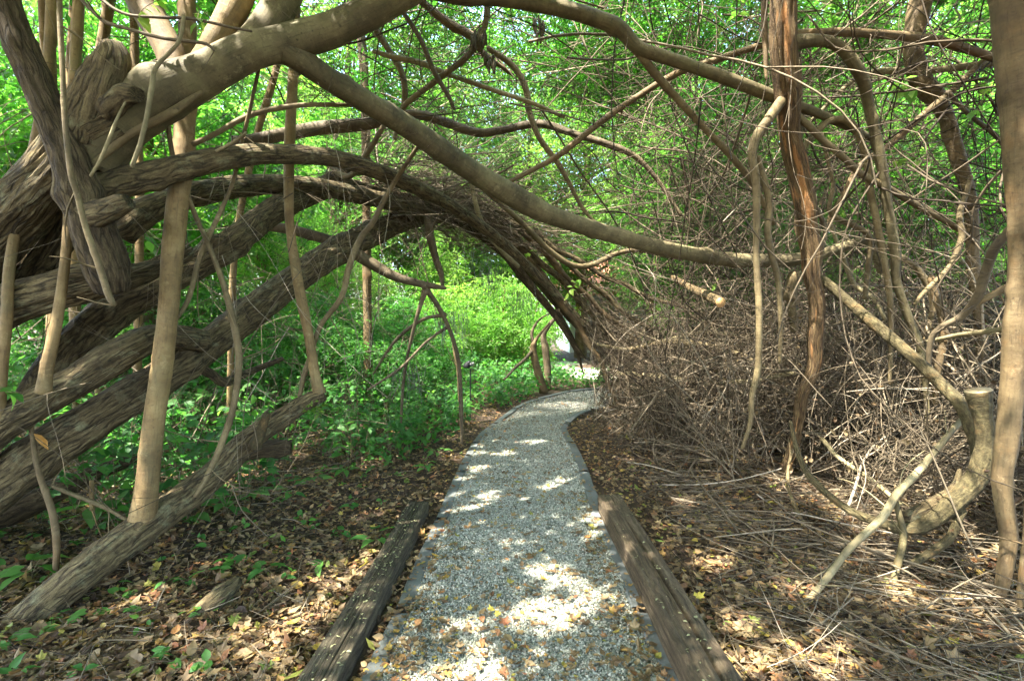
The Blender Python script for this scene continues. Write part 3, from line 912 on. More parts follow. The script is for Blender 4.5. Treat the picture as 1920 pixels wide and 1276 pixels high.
part(A, 'limb', M['limb'], pts=[(470, 95, 2.88, 22), (500, 55, 2.9, 26), (530, 5, 2.95, 27), (560, -60, 3.0, 24)], seed=5, **ROUND)
part(A, 'limb', M['brown_limb'], pts=[(330, 165, 2.8, 16), (322, 110, 2.84, 22), (296, 55, 2.9, 24), (265, -5, 2.95, 26), (240, -80, 3.0, 24)], seed=6, **MIDB)
part(A, 'limb', M['vine'], pts=[(160, 320, 2.66, 8), (205, 280, 2.68, 9), (255, 246, 2.7, 8), (320, 212, 2.72, 8), (378, 172, 2.76, 5)], seed=7, **ROUND)
part(A, 'broken_stub', M['rough'], 'broken knotted stub', pts=[(165, 265, 2.70, 44), (185, 200, 2.68, 42), (203, 150, 2.67, 36), (212, 110, 2.67, 27), (206, 86, 2.67, 17)], seed=8, seg=48, step=0.02, ridge=0.010, lump=0.24, cap1='rough')
part(A, 'broken_stub', M['rough'], pts=[(205, 210, 2.64, 22), (235, 180, 2.6, 20), (258, 178, 2.58, 14)], seed=18, seg=30, step=0.02, ridge=0.006, lump=0.2, cap1='rough')
part(A, 'hanging_limb', M['rough_dark'], 'bare dark hanging limb', pts=[(-5, -40, 2.5, 24), (30, 60, 2.52, 22), (75, 165, 2.55, 23), (120, 265, 2.58, 26), (150, 350, 2.6, 30), (176, 430, 2.64, 33), (200, 500, 2.68, 35), (212, 545, 2.72, 26)], seed=9, seg=48, step=0.02, ridge=0.008, lump=0.13, cap0='rough', cap1='rough')
part(A, 'limb', M['rough'], pts=[(150, 385, 2.7, 30), (200, 352, 2.75, 26), (300, 325, 2.85, 23), (420, 296, 3.0, 21), (520, 288, 3.3, 18), (640, 300, 3.7, 15), (760, 343, 4.2, 13), (860, 395, 4.8, 11), (960, 470, 5.4, 9), (1050, 560, 6.0, 6)], seed=10, seg=32, step=0.025, ridge=0.003, lump=0.10)
part(A, 'broken_stub', M['rough'], 'short stub with a hollow end', pts=[(140, 398, 2.6, 22), (190, 398, 2.58, 22), (228, 384, 2.56, 17), (243, 378, 2.56, 14)], seed=11, seg=30, step=0.02, ridge=0.005, lump=0.12, cap1='rough')
crown_part(A, ((-9, -7, 4.9), (0.2, 5.0, 7.6)), 300, 0.80, 175000, 0.16, 0.42, 21, clip=no_view_block)  # crown extended out of view overhead, added to shade the ground

# --- second leaning trunk, behind
B2 = thing('leaning_tree', 'thick furrowed trunk leaning in behind the bare dark hanging limb', 'tree', gnd(-300, 1050))
part(B2, 'trunk', M['rough'], pts=[(-300, 1020, 3.3, 54), (-160, 760, 3.25, 48), (-40, 600, 3.2, 44), (50, 500, 3.15, 40), (110, 425, 3.1, 37), (150, 350, 3.1, 35), (185, 250, 3.15, 34)], seed=12, rmod=fissured, **BIG)

# --- trunk crossing at mid height, then bending into the arch
F2 = thing('crossing_tree', 'grooved tree trunk crossing almost level below the bare dark hanging limb', 'tree', gnd(-380, 980))
part(F2, 'trunk', M['rough'], pts=[(-380, 960, 2.9, 60), (-240, 770, 2.86, 52), (-110, 640, 2.82, 44), (0, 580, 2.8, 38), (80, 552, 2.82, 34), (160, 530, 2.85, 31), (240, 517, 2.95, 20), (285, 505, 3.1, 16), (350, 470, 3.4, 14)], seed=13, rmod=fissured, **BIG)
part(F2, 'limb', M['rough'], pts=[(225, 430, 3.5, 22), (300, 385, 3.7, 22), (400, 358, 4.1, 21), (500, 345, 4.5, 18), (600, 352, 4.9, 16), (700, 372, 5.4, 15), (790, 392, 5.9, 14)], seed=14, seg=32, step=0.03, ridge=0.004, lump=0.1)

# --- the arch over the path
D2 = thing('arching_tree', 'long furrowed tree arching from the bank over the path and down into the brush heap', 'tree', gnd(-250, 1085))
part(D2, 'trunk', M['rough'], pts=[(-250, 1085, 2.8, 50), (-120, 1000, 2.8, 47), (0, 903, 2.85, 44), (110, 828, 2.95, 39), (215, 762, 3.1, 34), (330, 690, 3.4, 30), (440, 610, 3.9, 27), (600, 490, 4.8, 25), (700, 437, 5.6, 22), (800, 398, 6.4, 18), (880, 405, 6.9, 15), (950, 450, 7.2, 13.5), (1010, 520, 7.5, 13), (1070, 590, 7.8, 12), (1130, 645, 8.0, 11), (1190, 680, 8.2, 10), (1270, 715, 8.4, 8), (1340, 740, 8.6, 6)], seed=15, rmod=fissured, seg=52, step=0.026, ridge=0.008, lump=0.12)
part(D2, 'trunk', M['rough'], 'upper trunk of the pair', pts=[(-220, 1000, 2.65, 36), (-100, 885, 2.68, 33), (0, 798, 2.72, 30), (110, 735, 2.8, 29), (230, 660, 2.95, 27), (300, 632, 3.2, 23), (380, 640, 3.5, 20)], seed=16, rmod=fissured, seg=48, step=0.024, ridge=0.008, lump=0.12)
part(D2, 'trunk', M['rough'], pts=[(60, 760, 3.4, 30), (120, 672, 3.45, 32), (200, 590, 3.5, 31), (290, 537, 3.6, 28), (420, 467, 3.9, 25), (490, 412, 4.3, 23), (560, 372, 4.8, 20), (640, 352, 5.3, 17), (740, 372, 5.9, 14), (840, 400, 6.5, 12)], seed=17, rmod=fissured, seg=44, step=0.026, ridge=0.007, lump=0.12)
part(D2, 'limb', M['rough_dark'], pts=[(800, 400, 6.3, 12), (870, 420, 6.7, 10), (940, 470, 7.0, 8), (990, 530, 7.2, 8), (1040, 590, 7.4, 6), (1075, 645, 7.6, 5), (1086, 672, 7.7, 3), (1094, 700, 7.7, 1)], seed=19, **MIDB)
part(D2, 'limb', M['dark_limb'], pts=[(440, 270, 4.6, 10), (520, 255, 4.8, 12), (600, 240, 5.0, 13), (690, 232, 5.1, 11), (750, 216, 5.2, 8), (792, 216, 5.2, 8), (842, 232, 5.2, 8), (896, 249, 5.2, 8), (943, 244, 5.2, 7), (1011, 232, 5.2, 7), (1071, 249, 5.2, 6), (1146, 273, 5.2, 6), (1196, 297, 5.2, 5), (1240, 347, 5.2, 4), (1277, 404, 5.2, 3)], seed=20, **ROUND)
part(D2, 'limb', M['rough_dark'], pts=[(560, 372, 5.0, 14), (660, 318, 5.3, 12), (740, 330, 5.7, 12), (820, 372, 6.2, 11), (900, 440, 6.6, 9)], seed=22, **MIDB)
part(D2, 'limb', M['rough_dark'], pts=[(1040, 585, 7.6, 8), (1064, 620, 7.6, 6), (1080, 650, 7.6, 4), (1098, 672, 7.6, 1.5)], seed=23, **MIDB)
part(D2, 'limb', M['rough_dark'], pts=[(360, 680, 3.5, 9), (395, 700, 3.6, 9), (420, 716, 3.7, 9), (450, 705, 3.9, 8), (480, 692, 4.1, 6), (530, 672, 4.3, 4)], seed=24, **ROUND)
for k, (pp, sd_) in enumerate((
        ([(790, 388, 6.2, 7), (880, 392, 6.7, 7), (960, 440, 7.0, 7), (1035, 510, 7.2, 6.5), (1110, 590, 7.4, 6), (1180, 660, 7.5, 5), (1230, 740, 7.5, 3), (1250, 790, 7.5, 2)], 90),
        ([(830, 380, 6.5, 6), (920, 395, 6.9, 6), (1010, 465, 7.2, 6), (1090, 545, 7.5, 5.5), (1180, 630, 7.7, 5), (1290, 690, 7.8, 4), (1380, 740, 7.8, 2)], 91),
        ([(760, 370, 6.0, 6), (860, 372, 6.5, 6), (960, 410, 6.9, 5.5), (1060, 490, 7.1, 5), (1160, 575, 7.2, 4.5), (1240, 640, 7.2, 3.5), (1300, 730, 7.1, 2)], 92),
        ([(900, 400, 6.8, 6), (985, 480, 7.1, 6), (1050, 560, 7.3, 5.5), (1100, 630, 7.4, 5), (1140, 710, 7.3, 4), (1165, 800, 7.2, 2)], 93),
        ([(880, 385, 6.6, 5), (990, 430, 6.9, 5), (1100, 500, 7.0, 4.5), (1220, 560, 7.0, 4), (1330, 590, 6.9, 3), (1420, 640, 6.8, 2)], 94))):
    part(D2, 'stem', M['brown_limb' if k % 2 else 'rough'], pts=pp, seed=sd_, seg=14, step=.03, lump=.15, wob=.04)
crown_part(D2, ((-4.5, 5.3, 4.5), (2.2, 9.0, 7.4)), 110, 0.62, 60000, 0.095, 0.30, 31)

# shoots growing up from the leaning trunks (each a part of the trunk it stands on)
part(D2, 'shoot', M['tan'], 'slender tan shoot', pts=[(82, 735, 2.66, 11), (88, 690, 2.66, 10), (106, 610, 2.67, 9), (120, 510, 2.7, 8), (128, 420, 2.72, 8), (135, 250, 2.8, 8), (140, 100, 2.9, 8), (150, -60, 3.0, 7)], seed=26, **ROUND)
part(D2, 'shoot', M['tan'], pts=[(-6, 790, 2.66, 12), (2, 700, 2.66, 10), (12, 600, 2.68, 9), (22, 470, 2.72, 8), (70, 250, 2.9, 8), (92, 100, 3.0, 9), (100, -60, 3.1, 9)], seed=27, **ROUND)

# --- low leaning trunk with two upright shoots
J = thing('low_leaning_trunk', 'low bark-covered trunk slanting up from the leaf litter with two upright tan shoots', 'tree', gnd(18, 1195))
part(J, 'trunk', M['rough'], pts=[(-20, 1225, 2.38, 36), (25, 1185, 2.44, 34), (140, 1085, 2.6, 32), (275, 985, 2.9, 29), (400, 890, 3.25, 26), (470, 822, 3.45, 21), (530, 782, 3.6, 17), (575, 752, 3.75, 14), (606, 738, 3.82, 11)], seed=28, seg=52, step=0.02, ridge=0.007, lump=0.12, cap1='rough')
part(J, 'shoot', M['tan'], 'thick upright tan shoot', pts=[(268, 975, 2.88, 21), (277, 900, 2.88, 18.5), (290, 780, 2.9, 18), (305, 680, 2.92, 17.5), (318, 560, 2.94, 17), (326, 450, 2.96, 18), (338, 330, 3.0, 17.5), (347, 220, 3.05, 17), (352, 100, 3.1, 15), (350, -60, 3.2, 13)], seed=29, seg=28, step=0.03, lump=0.06, ridge=0.0006)
part(J, 'shoot', M['tan'], 'thinner upright tan shoot', pts=[(598, 738, 3.8, 11), (590, 700, 3.8, 9), (575, 610, 3.8, 9.5), (556, 510, 3.78, 9.5), (543, 420, 3.75, 8), (541, 320, 3.72, 9.5), (546, 200, 3.7, 9), (552, 90, 3.68, 8.5), (556, -60, 3.65, 8)], seed=30, **ROUND)
part(J, 'shoot', M['olive_bark'], pts=[(478, 838, 3.35, 11), (492, 800, 3.35, 9), (500, 775, 3.36, 6)], seed=32, flare=.1, **ROUND)
mb = MB()
clump_leaves(mb, np.array([at(603, 742, 3.75), at(592, 756, 3.72), at(560, 770, 3.62)]), np.array([.06, .05, .04]), 90, .035, .5, 33, tpl=OVATE, tbase=np.array([.9, .9, .8]))
tag(mb.obj('leafy_sprig', M['leaf_far'], J), kind='stuff')


# slim trees standing up behind the leaning trunks
def slim_tree(pts, mat, label, seed, crown=None):
    t = thing('slim_tree', label, 'tree', at(*pts[0][:3]) * np.array([1, 1, 0]), 'slim upright trees behind the leaning trunks')
    part(t, 'trunk', M[mat], pts=pts, seed=seed, **ROUND)
    if crown:
        c = at(pts[-1][0], pts[-1][1], pts[-1][2])
        crown_part(t, (c - np.array([1.2, 1.2, 0.2]), c + np.array([1.2, 1.5, 1.8])), 14, 0.5, 2500, 0.10, 0.32, seed + 50)
    return t


slim_tree([(92, 830, 4.0, 9), (100, 500, 4.0, 9), (96, 250, 4.0, 10), (88, 60, 4.0, 11), (80, -80, 4.0, 11)], 'tan', 'slim tan tree beside the dark hanging limb, second trunk past it', 41, True)
slim_tree([(150, 820, 4.4, 9), (138, 500, 4.4, 10), (135, 180, 4.4, 10), (142, 60, 4.4, 11), (146, -80, 4.4, 10)], 'tan', 'slim pinkish-tan tree just behind the broken knot', 42, True)
slim_tree([(190, 840, 4.9, 8), (184, 420, 4.9, 9), (182, 170, 4.9, 9), (196, 60, 4.9, 9), (215, -60, 4.9, 9)], 'tan', 'slim tan tree leaning outward above the broken knot', 43, True)
slim_tree([(430, 830, 5.2, 6), (440, 480, 5.2, 6), (478, 270, 5.2, 6), (520, 120, 5.2, 6), (548, -40, 5.2, 6)], 'tan', 'very slim tan tree between the thick shoot and the thin shoot', 44, True)
slim_tree([(255, 830, 5.0, 7), (262, 400, 5.0, 7), (256, 200, 5.0, 7), (252, 60, 5.0, 7), (250, -60, 5.0, 7)], 'tan', 'slim pale tree rising behind the crook of the smooth limb', 45, True)
slim_tree([(690, 800, 7.4, 8), (688, 500, 7.4, 8), (684, 170, 7.4, 8), (676, 57, 7.4, 8), (670, -40, 7.4, 8)], 'brown_limb', 'slim brown tree trunk seen behind the long arching side limb', 46, True)
# ------------------------------------------------------------------ overhead limb from out of sight, dead branch under the arch
OV = thing('overhanging_tree', 'grey-brown limb sweeping across the top of the view towards the split trunk', 'tree', at(760, 1000, 4.0) * np.array([1, 1, 0]))
part(OV, 'limb', M['limb'], pts=[(640, -140, 3.0, 17), (760, -40, 3.2, 16), (850, -8, 3.3, 14), (930, -4, 3.4, 13.5), (1000, 6, 3.5, 14), (1060, 18, 3.55, 14), (1115, 34, 3.6, 14), (1160, 52, 3.62, 14.5), (1195, 88, 3.65, 13), (1235, 103, 3.68, 12), (1290, 122, 3.72, 11), (1370, 150, 3.8, 11), (1450, 181, 3.9, 10), (1540, 215, 4.0, 8), (1640, 262, 4.2, 6)], seed=51, seg=28, step=0.025, lump=0.09)
part(OV, 'side_branch', M['vine'], pts=[(1193, 92, 3.66, 7), (1230, 140, 3.75, 7.5), (1280, 196, 3.9, 6.5), (1330, 250, 4.0, 6), (1371, 293, 4.1, 6), (1412, 345, 4.2, 5), (1450, 420, 4.3, 4)], seed=52, **ROUND)

crown_part(OV, ((-2.0, 7.0, 5.4), (5.0, 11.5, 9.0)), 110, .62, 46000, .11, .32, 57)
DB = thing('drooping_dead_branch', 'dark bare branch forking downward under the arch beside the bright foliage', 'branch', at(680, 480, 5.2))
part(DB, 'stem', M['dark_limb'], pts=[(480, 420, 4.9, 9), (560, 434, 5.0, 10), (640, 460, 5.1, 10), (690, 490, 5.2, 11), (740, 518, 5.25, 9), (790, 532, 5.3, 7), (836, 540, 5.35, 3)], seed=53, **ROUND)
part(DB, 'fork', M['dark_limb'], pts=[(794, 534, 5.3, 5), (826, 582, 5.4, 4.5), (850, 638, 5.5, 4), (861, 690, 5.6, 4), (865, 775, 5.7, 4), (866, 830, 5.75, 3)], seed=54, **ROUND)
part(DB, 'fork', M['dark_limb'], pts=[(797, 545, 5.3, 5), (780, 600, 5.35, 3.5), (768, 650, 5.4, 3), (757, 710, 5.5, 3), (752, 785, 5.6, 2.5), (750, 840, 5.6, 3)], seed=55, **ROUND)
part(DB, 'fork', M['dark_limb'], pts=[(835, 590, 5.45, 3.5), (790, 600, 5.6, 3.5), (740, 640, 5.9, 3), (700, 700, 6.2, 2)], seed=56, **ROUND)
part(DB, 'fork', M['dark_limb'], pts=[(840, 612, 5.5, 3), (800, 640, 5.4, 2.5), (750, 690, 5.3, 2.5), (690, 730, 5.3, 2)], seed=57, **ROUND)


def branch(label, pts, mat='vine', name='branch', group=None, cat=None, wob=0.012, **kw):
    mb = MB()
    d = dict(seg=12, step=0.025, lump=0.14, knots=3.0)
    d.update(kw)
    seed = int(abs(pts[0][0] * 7 + pts[0][1] * 3 + pts[-1][0])) % 97 + 3
    pxtube(mb, pts, seed=seed, wob=wob, **d)
    # short broken side twigs
    rng = np.random.default_rng(seed)
    P = np.array([at(a, b, c) for a, b, c, w_ in pts]); W = np.array([w_ / 960 * c for a, b, c, w_ in pts])
    S, _ = resample(spline(np.column_stack([P, W]), 8), 0.16)
    sel = rng.random(len(S)) < 0.5
    if sel.sum() > 1:
        q = S[sel]
        X = grow(q[:, :3], rand_dir(rng, len(q)), rng.uniform(0.06, 0.4, len(q)), 7, 0.10, 0.015, rng)
        sweep(mb, X, np.linspace(1, 0.4, 7)[None] * np.minimum(q[:, 3] * 0.45, 0.005)[:, None], 4, seed=seed)
    return single(mb, name, M[mat], label, cat or 'branch', group)


branch('thick dangling piece of dead wood hanging from the arch in front of the sky gap', [(803, 405, 5.9, 7), (808, 445, 5.9, 7), (818, 485, 5.9, 6), (828, 512, 5.9, 5), (830, 536, 5.9, 3)], 'dark_limb', 'hanging_dead_branch')
# thin growth among the leaning trunks
branch('pale grey shoot bent over the crook of the smooth limb', [(345, 30, 2.45, 3), (333, 78, 2.45, 3), (290, 124, 2.44, 3.5), (280, 160, 2.42, 4), (266, 236, 2.4, 4), (248, 312, 2.4, 4)], 'pale_vine', 'shoot', cat='shoot')
branch('long grey vine hanging in front of the dark bare limb', [(112, -30, 2.2, 4), (118, 202, 2.2, 4.5), (131, 320, 2.22, 5), (145, 364, 2.25, 5), (162, 428, 2.28, 5), (179, 478, 2.3, 5.5), (199, 545, 2.32, 6), (214, 572, 2.33, 5)], 'vine', 'hanging_vine', cat='vine')
branch('knotty grey vine wandering down past the thick tan shoot', [(318, 182, 2.78, 4), (326, 300, 2.9, 4), (362, 400, 3.05, 4.5), (391, 457, 3.08, 4.5), (421, 535, 3.1, 5), (441, 616, 3.12, 6), (448, 686, 3.13, 6), (441, 757, 3.13, 5.5), (418, 828, 3.1, 5.5), (390, 890, 3.05, 5), (366, 930, 3.0, 4)], 'vine', 'hanging_vine', cat='vine')
branch('straight thin twig slanting beside the thick tan shoot', [(492, 98, 2.9, 3), (462, 240, 3.1, 3.5), (440, 335, 3.2, 3.5), (411, 400, 3.15, 4), (380, 475, 3.1, 4.5), (354, 552, 3.05, 4.5), (330, 600, 3.0, 4)], 'vine', 'twig', cat='twig')
branch('long slim grey branch slanting down past the thinner tan shoot', [(790, 262, 3.62, 3), (755, 315, 3.9, 4), (722, 370, 4.0, 4.5), (700, 415, 4.0, 5), (675, 450, 4.0, 5.5), (655, 500, 3.95, 5.5), (640, 560, 3.9, 5), (600, 615, 3.9, 4.5), (578, 680, 3.85, 4.5), (562, 745, 3.8, 4)], 'vine')
branch('dark thin branch crossing above the broken knot', [(140, -15, 2.5, 3), (189, 37, 2.5, 3.2), (236, 54, 2.5, 3.2), (303, 71, 2.5, 3.2), (381, 81, 2.5, 3), (402, 95, 2.5, 2)], 'dark_limb', seg=8)
branch('dark thin branch crossing the pale upright limbs near the top', [(180, -8, 2.6, 2.8), (236, 24, 2.6, 2.8), (297, 30, 2.6, 3), (364, 34, 2.6, 2.8), (472, 59, 2.6, 2.2)], 'dark_limb', seg=8)
branch('slender curved branch rising off the level bark-covered limb', [(330, 285, 3.0, 5), (400, 250, 3.05, 5), (465, 216, 3.1, 5), (553, 199, 3.2, 4.5), (640, 196, 3.3, 4), (720, 200, 3.5, 3)], 'vine')
branch('short pale dead twig stuck on the level limb', [(380, 298, 2.95, 2.5), (430, 270, 2.9, 3), (462, 248, 2.85, 2)], 'pale_vine', 'twig', cat='twig', seg=6)
branch('thin pale twig hanging beside the hollow stub', [(235, 192, 2.55, 2), (215, 240, 2.55, 3), (190, 295, 2.55, 3), (170, 330, 2.55, 2.5)], 'pale_vine', 'twig', cat='twig', seg=6)
branch('thin bare sapling in front of the dark hollow under the trunks', [(48, 735, 2.86, 3), (56, 795, 2.8, 4), (66, 850, 2.75, 5), (78, 895, 2.75, 5.5), (101, 960, 2.75, 6), (108, 1024, 2.76, 6), (105, 1085, 2.76, 5)], 'brown_limb', 'sapling', cat='sapling')
branch('straight bare stick slanting down to the low slanting trunk', [(98, 910, 2.85, 3.5), (175, 945, 2.9, 4), (255, 984, 2.95, 3.5)], 'vine', 'stick', cat='stick')
branch('thick dark dead branch lying behind the low slanting trunk', [(-60, 985, 3.3, 26), (40, 950, 3.4, 24), (110, 920, 3.5, 20), (170, 890, 3.6, 16), (239, 866, 3.7, 11), (300, 852, 3.8, 5)], 'rough_dark', 'fallen_branch', seg=24)
branch('dark root-like branch lying on the leaves below the low slanting trunk', [(-40, 1290, 2.12, 11), (20, 1240, 2.25, 11), (71, 1208, 2.33, 10), (149, 1172, 2.45, 8), (209, 1150, 2.55, 6), (260, 1128, 2.65, 3)], 'rough_dark', 'fallen_branch', seg=18)
branch('weathered grey slab of rotten wood lying in the leaf litter', [(352, 1168, 2.45, 14), (385, 1140, 2.5, 17), (420, 1110, 2.6, 15), (446, 1088, 2.7, 8)], 'rough', 'rotten_wood', cat='dead wood', seg=22, lump=0.3, ridge=0.006, cap0='rough', cap1='rough', wob=0)
branch('short rotten log lying against the upper end of the low slanting trunk', [(455, 850, 3.55, 14), (500, 842, 3.6, 15), (546, 838, 3.65, 12)], 'rough_dark', 'rotten_log', cat='dead wood', seg=22, lump=0.2, ridge=0.006, cap0='rough', cap1='rough', wob=0)
branch('tiny sawn tan stub standing in the plants behind the low slanting trunk', [(172, 955, 3.2, 4), (172, 930, 3.2, 4), (172, 900, 3.2, 4)], 'tan', 'stub', cat='stub', cap1='flat', wob=0)
# the middle
branch('dark straight branch slanting down the middle of the leafy background', [(735, -20, 4.2, 4), (751, 17, 4.2, 4.5), (792, 81, 4.2, 4.5), (815, 135, 4.25, 4.5), (835, 175, 4.3, 4), (852, 205, 4.3, 3)], 'dark_limb')
branch('long dark branch running diagonally up to the split trunk', [(945, 345, 4.2, 4), (1034, 300, 4.2, 5), (1105, 246, 4.2, 5.5), (1179, 192, 4.2, 6), (1277, 135, 4.2, 6), (1365, 105, 4.2, 6), (1470, 74, 4.2, 6)], 'brown_limb')
branch('bent branch dropping beside the dark straight branch', [(690, -10, 4.6, 6), (704, 50, 4.6, 6.5), (728, 91, 4.6, 6), (755, 142, 4.6, 6), (758, 200, 4.6, 5), (740, 260, 4.6, 4)], 'vine')
branch('angled branch rising in two bends towards the hanging pods', [(740, 225, 4.4, 4), (765, 192, 4.4, 5), (815, 152, 4.4, 5.5), (876, 104, 4.4, 6), (908, 50, 4.4, 5.5), (912, -15, 4.4, 5)], 'vine')
branch('straight olive branch sloping down across the middle', [(700, 96, 4.5, 4), (741, 108, 4.5, 5), (785, 118, 4.5, 5), (842, 142, 4.5, 4.5), (926, 169, 4.5, 4.5), (990, 192, 4.5, 4), (1058, 219, 4.5, 3)], 'pale_vine')
branch('sinuous branch winding down behind the long arching side limb', [(915, 90, 4.8, 5), (964, 128, 4.8, 5.5), (987, 169, 4.8, 6), (994, 209, 4.8, 5.5), (1011, 256, 4.8, 5), (1044, 303, 4.85, 5), (1065, 340, 4.9, 4), (1095, 394, 5.0, 3.5), (1140, 440, 5.0, 3)], 'vine')
branch('mossy branch coming down from the top edge and forking out of the leaves', [(760, -30, 5.0, 7), (788, 0, 5.0, 7), (842, 44, 5.0, 7.5), (886, 71, 5.0, 7.5), (903, 98, 5.0, 5), (960, 140, 5.1, 3)], 'brown_limb')
branch('thin branch curving from the arch up to the smooth side limb', [(600, 295, 4.6, 5), (650, 330, 4.4, 5), (690, 280, 4.3, 5), (720, 236, 4.2, 4.5), (735, 215, 4.1, 3)], 'vine')
branch('long thin branch trailing down along the outside of the arch', [(880, 330, 5.5, 5), (960, 400, 5.8, 5), (1030, 470, 6.1, 5), (1090, 500, 6.3, 5), (1180, 470, 6.4, 4.5), (1280, 485, 6.4, 4)], 'vine')
branch('pale bent twig lying across the front of the arch', [(880, 330, 5.6, 4), (905, 420, 5.7, 4.5), (940, 470, 5.8, 4.5), (972, 500, 5.9, 3.5)], 'pale_vine')
# sawn branch in the brush
SB = thing('sawn_branch', 'pale branch in the brush ending in a round orange sawn face', 'branch', at(1351, 567, 4.6))
mb = MB(); pxtube(mb, [(1262, 520, 6.0, 5), (1296, 540, 5.4, 7), (1330, 556, 4.8, 9), (1351, 567, 4.55, 9)], seg=16, step=0.03, lump=0.06, seed=61, cap1='flat', knots=4); mb.obj('stem', M['brown_limb'], SB)
mb = MB(); p = at(1351, 567, 4.55); dr = norm(at(1351, 567, 4.55) - at(1330, 556, 4.8))
tube(mb, [p - dr * 0.002, p + dr * 0.004], [0.046, 0.045], seg=18, step=0.003, lump=0.04, cap0='flat', cap1='flat'); mb.obj('sawn_face', M['cut'], SB)

# ------------------------------------------------------------------ right side
R1 = thing('split_bark_tree', 'upright tree with split peeling bark showing orange wood, standing in the brush', 'tree', gnd(1470, 900))
mb = MB()


pxtube(mb, [(1466, -90, 3.6, 24), (1470, 0, 3.65, 23), (1470, 100, 3.72, 22), (1477, 170, 3.8, 22), (1478, 205, 3.84, 20), (1481, 255, 3.9, 17), (1496, 320, 4.0, 18), (1510, 388, 4.05, 18), (1512, 430, 4.1, 18), (1521, 470, 4.12, 17), (1522, 515, 4.15, 15), (1532, 570, 4.2, 13.5), (1528, 636, 4.25, 13), (1526, 686, 4.3, 11), (1504, 740, 4.35, 10), (1497, 790, 4.4, 9), (1486, 840, 4.45, 8.5), (1458, 905, 4.5, 8)],
       seg=64, step=0.018, ridge=0.006, lump=0.10, seed=62, rmod=split_mod, rfreq=38, rlong=4)
mb.obj('trunk', M['split'], R1)
part(R1, 'limb', M['limb'], pts=[(1485, 82, 3.72, 11), (1516, 77, 3.72, 11), (1550, 78, 3.75, 11), (1577, 91, 3.78, 11), (1600, 118, 3.8, 11), (1620, 155, 3.85, 10), (1627, 189, 3.9, 9), (1641, 249, 3.95, 8.5), (1654, 317, 4.0, 8.5), (1664, 384, 4.05, 8), (1678, 467, 4.1, 8), (1681, 525, 4.15, 7.5), (1701, 589, 4.2, 7), (1725, 649, 4.2, 6.5), (1735, 720, 4.2, 5), (1742, 830, 4.2, 4)], seed=63, **ROUND)
part(R1, 'limb', M['brown_limb'], pts=[(1480, 66, 3.7, 7), (1540, 62, 3.75, 7.5), (1583, 60, 3.8, 7.5), (1651, 64, 3.9, 7.5), (1718, 71, 4.0, 8), (1786, 84, 4.1, 8), (1866, 110, 4.2, 7), (1960, 140, 4.3, 5)], seed=64, **ROUND)
part(R1, 'limb', M['vine'], flare=0.0, pts=[(1478, 172, 3.86, 8), (1458, 199, 3.77, 9.5), (1435, 232, 3.74, 9), (1415, 262, 3.73, 8.5), (1410, 297, 3.73, 8), (1417, 337, 3.74, 7.5), (1419, 428, 3.76, 6), (1418, 484, 3.78, 6), (1423, 568, 3.8, 6), (1423, 636, 3.82, 6), (1421, 693, 3.85, 6), (1410, 740, 3.88, 5), (1407, 790, 3.9, 4.5), (1392, 840, 3.95, 3.5)], seed=65, **ROUND)
part(R1, 'limb', M['vine'], pts=[(1417, 295, 3.75, 6), (1430, 332, 3.78, 6.5), (1442, 381, 3.8, 6), (1439, 434, 3.82, 6), (1448, 484, 3.85, 6), (1459, 525, 3.88, 5.5), (1464, 602, 3.9, 4.5), (1462, 680, 3.95, 3)], seed=66, **ROUND)
part(R1, 'limb', M['vine'], pts=[(1488, 212, 3.86, 6), (1512, 232, 3.88, 6), (1536, 256, 3.9, 6), (1583, 297, 3.95, 6), (1617, 327, 4.0, 6), (1668, 354, 4.05, 5.5), (1718, 384, 4.1, 5.5), (1779, 418, 4.15, 5), (1830, 455, 4.2, 4)], seed=67, **ROUND)
part(R1, 'limb', M['vine'], pts=[(1494, 300, 3.96, 6), (1512, 270, 3.98, 6), (1550, 230, 4.0, 6), (1583, 225, 4.0, 6), (1607, 246, 4.02, 6), (1620, 283, 4.04, 6), (1627, 320, 4.05, 6), (1634, 371, 4.1, 6), (1644, 417, 4.1, 6), (1657, 484, 4.12, 5.5), (1668, 552, 4.15, 5), (1671, 636, 4.2, 4.5), (1668, 720, 4.2, 3)], seed=68, **ROUND)
part(R1, 'limb', M['olive_bark'], 'straight diagonal limb', pts=[(1520, 515, 4.2, 8), (1550, 531, 4.15, 9), (1590, 565, 4.05, 9), (1634, 602, 3.9, 10), (1678, 639, 3.75, 10), (1728, 683, 3.55, 10.5), (1769, 724, 3.4, 11), (1806, 764, 3.25, 12), (1832, 825, 3.15, 13), (1838, 870, 3.1, 13)], seed=69, **ROUND)
part(R1, 'limb', M['vine'], pts=[(1480, 560, 4.9, 9), (1488, 515, 4.9, 10), (1484, 560, 4.95, 9), (1490, 620, 5.0, 7)], seed=70, **ROUND)
crown_part(R1, ((1.0, 2.9, 4.4), (6.2, 9.5, 7.2)), 120, 0.62, 56000, 0.095, 0.33, 71, clip=no_view_block)

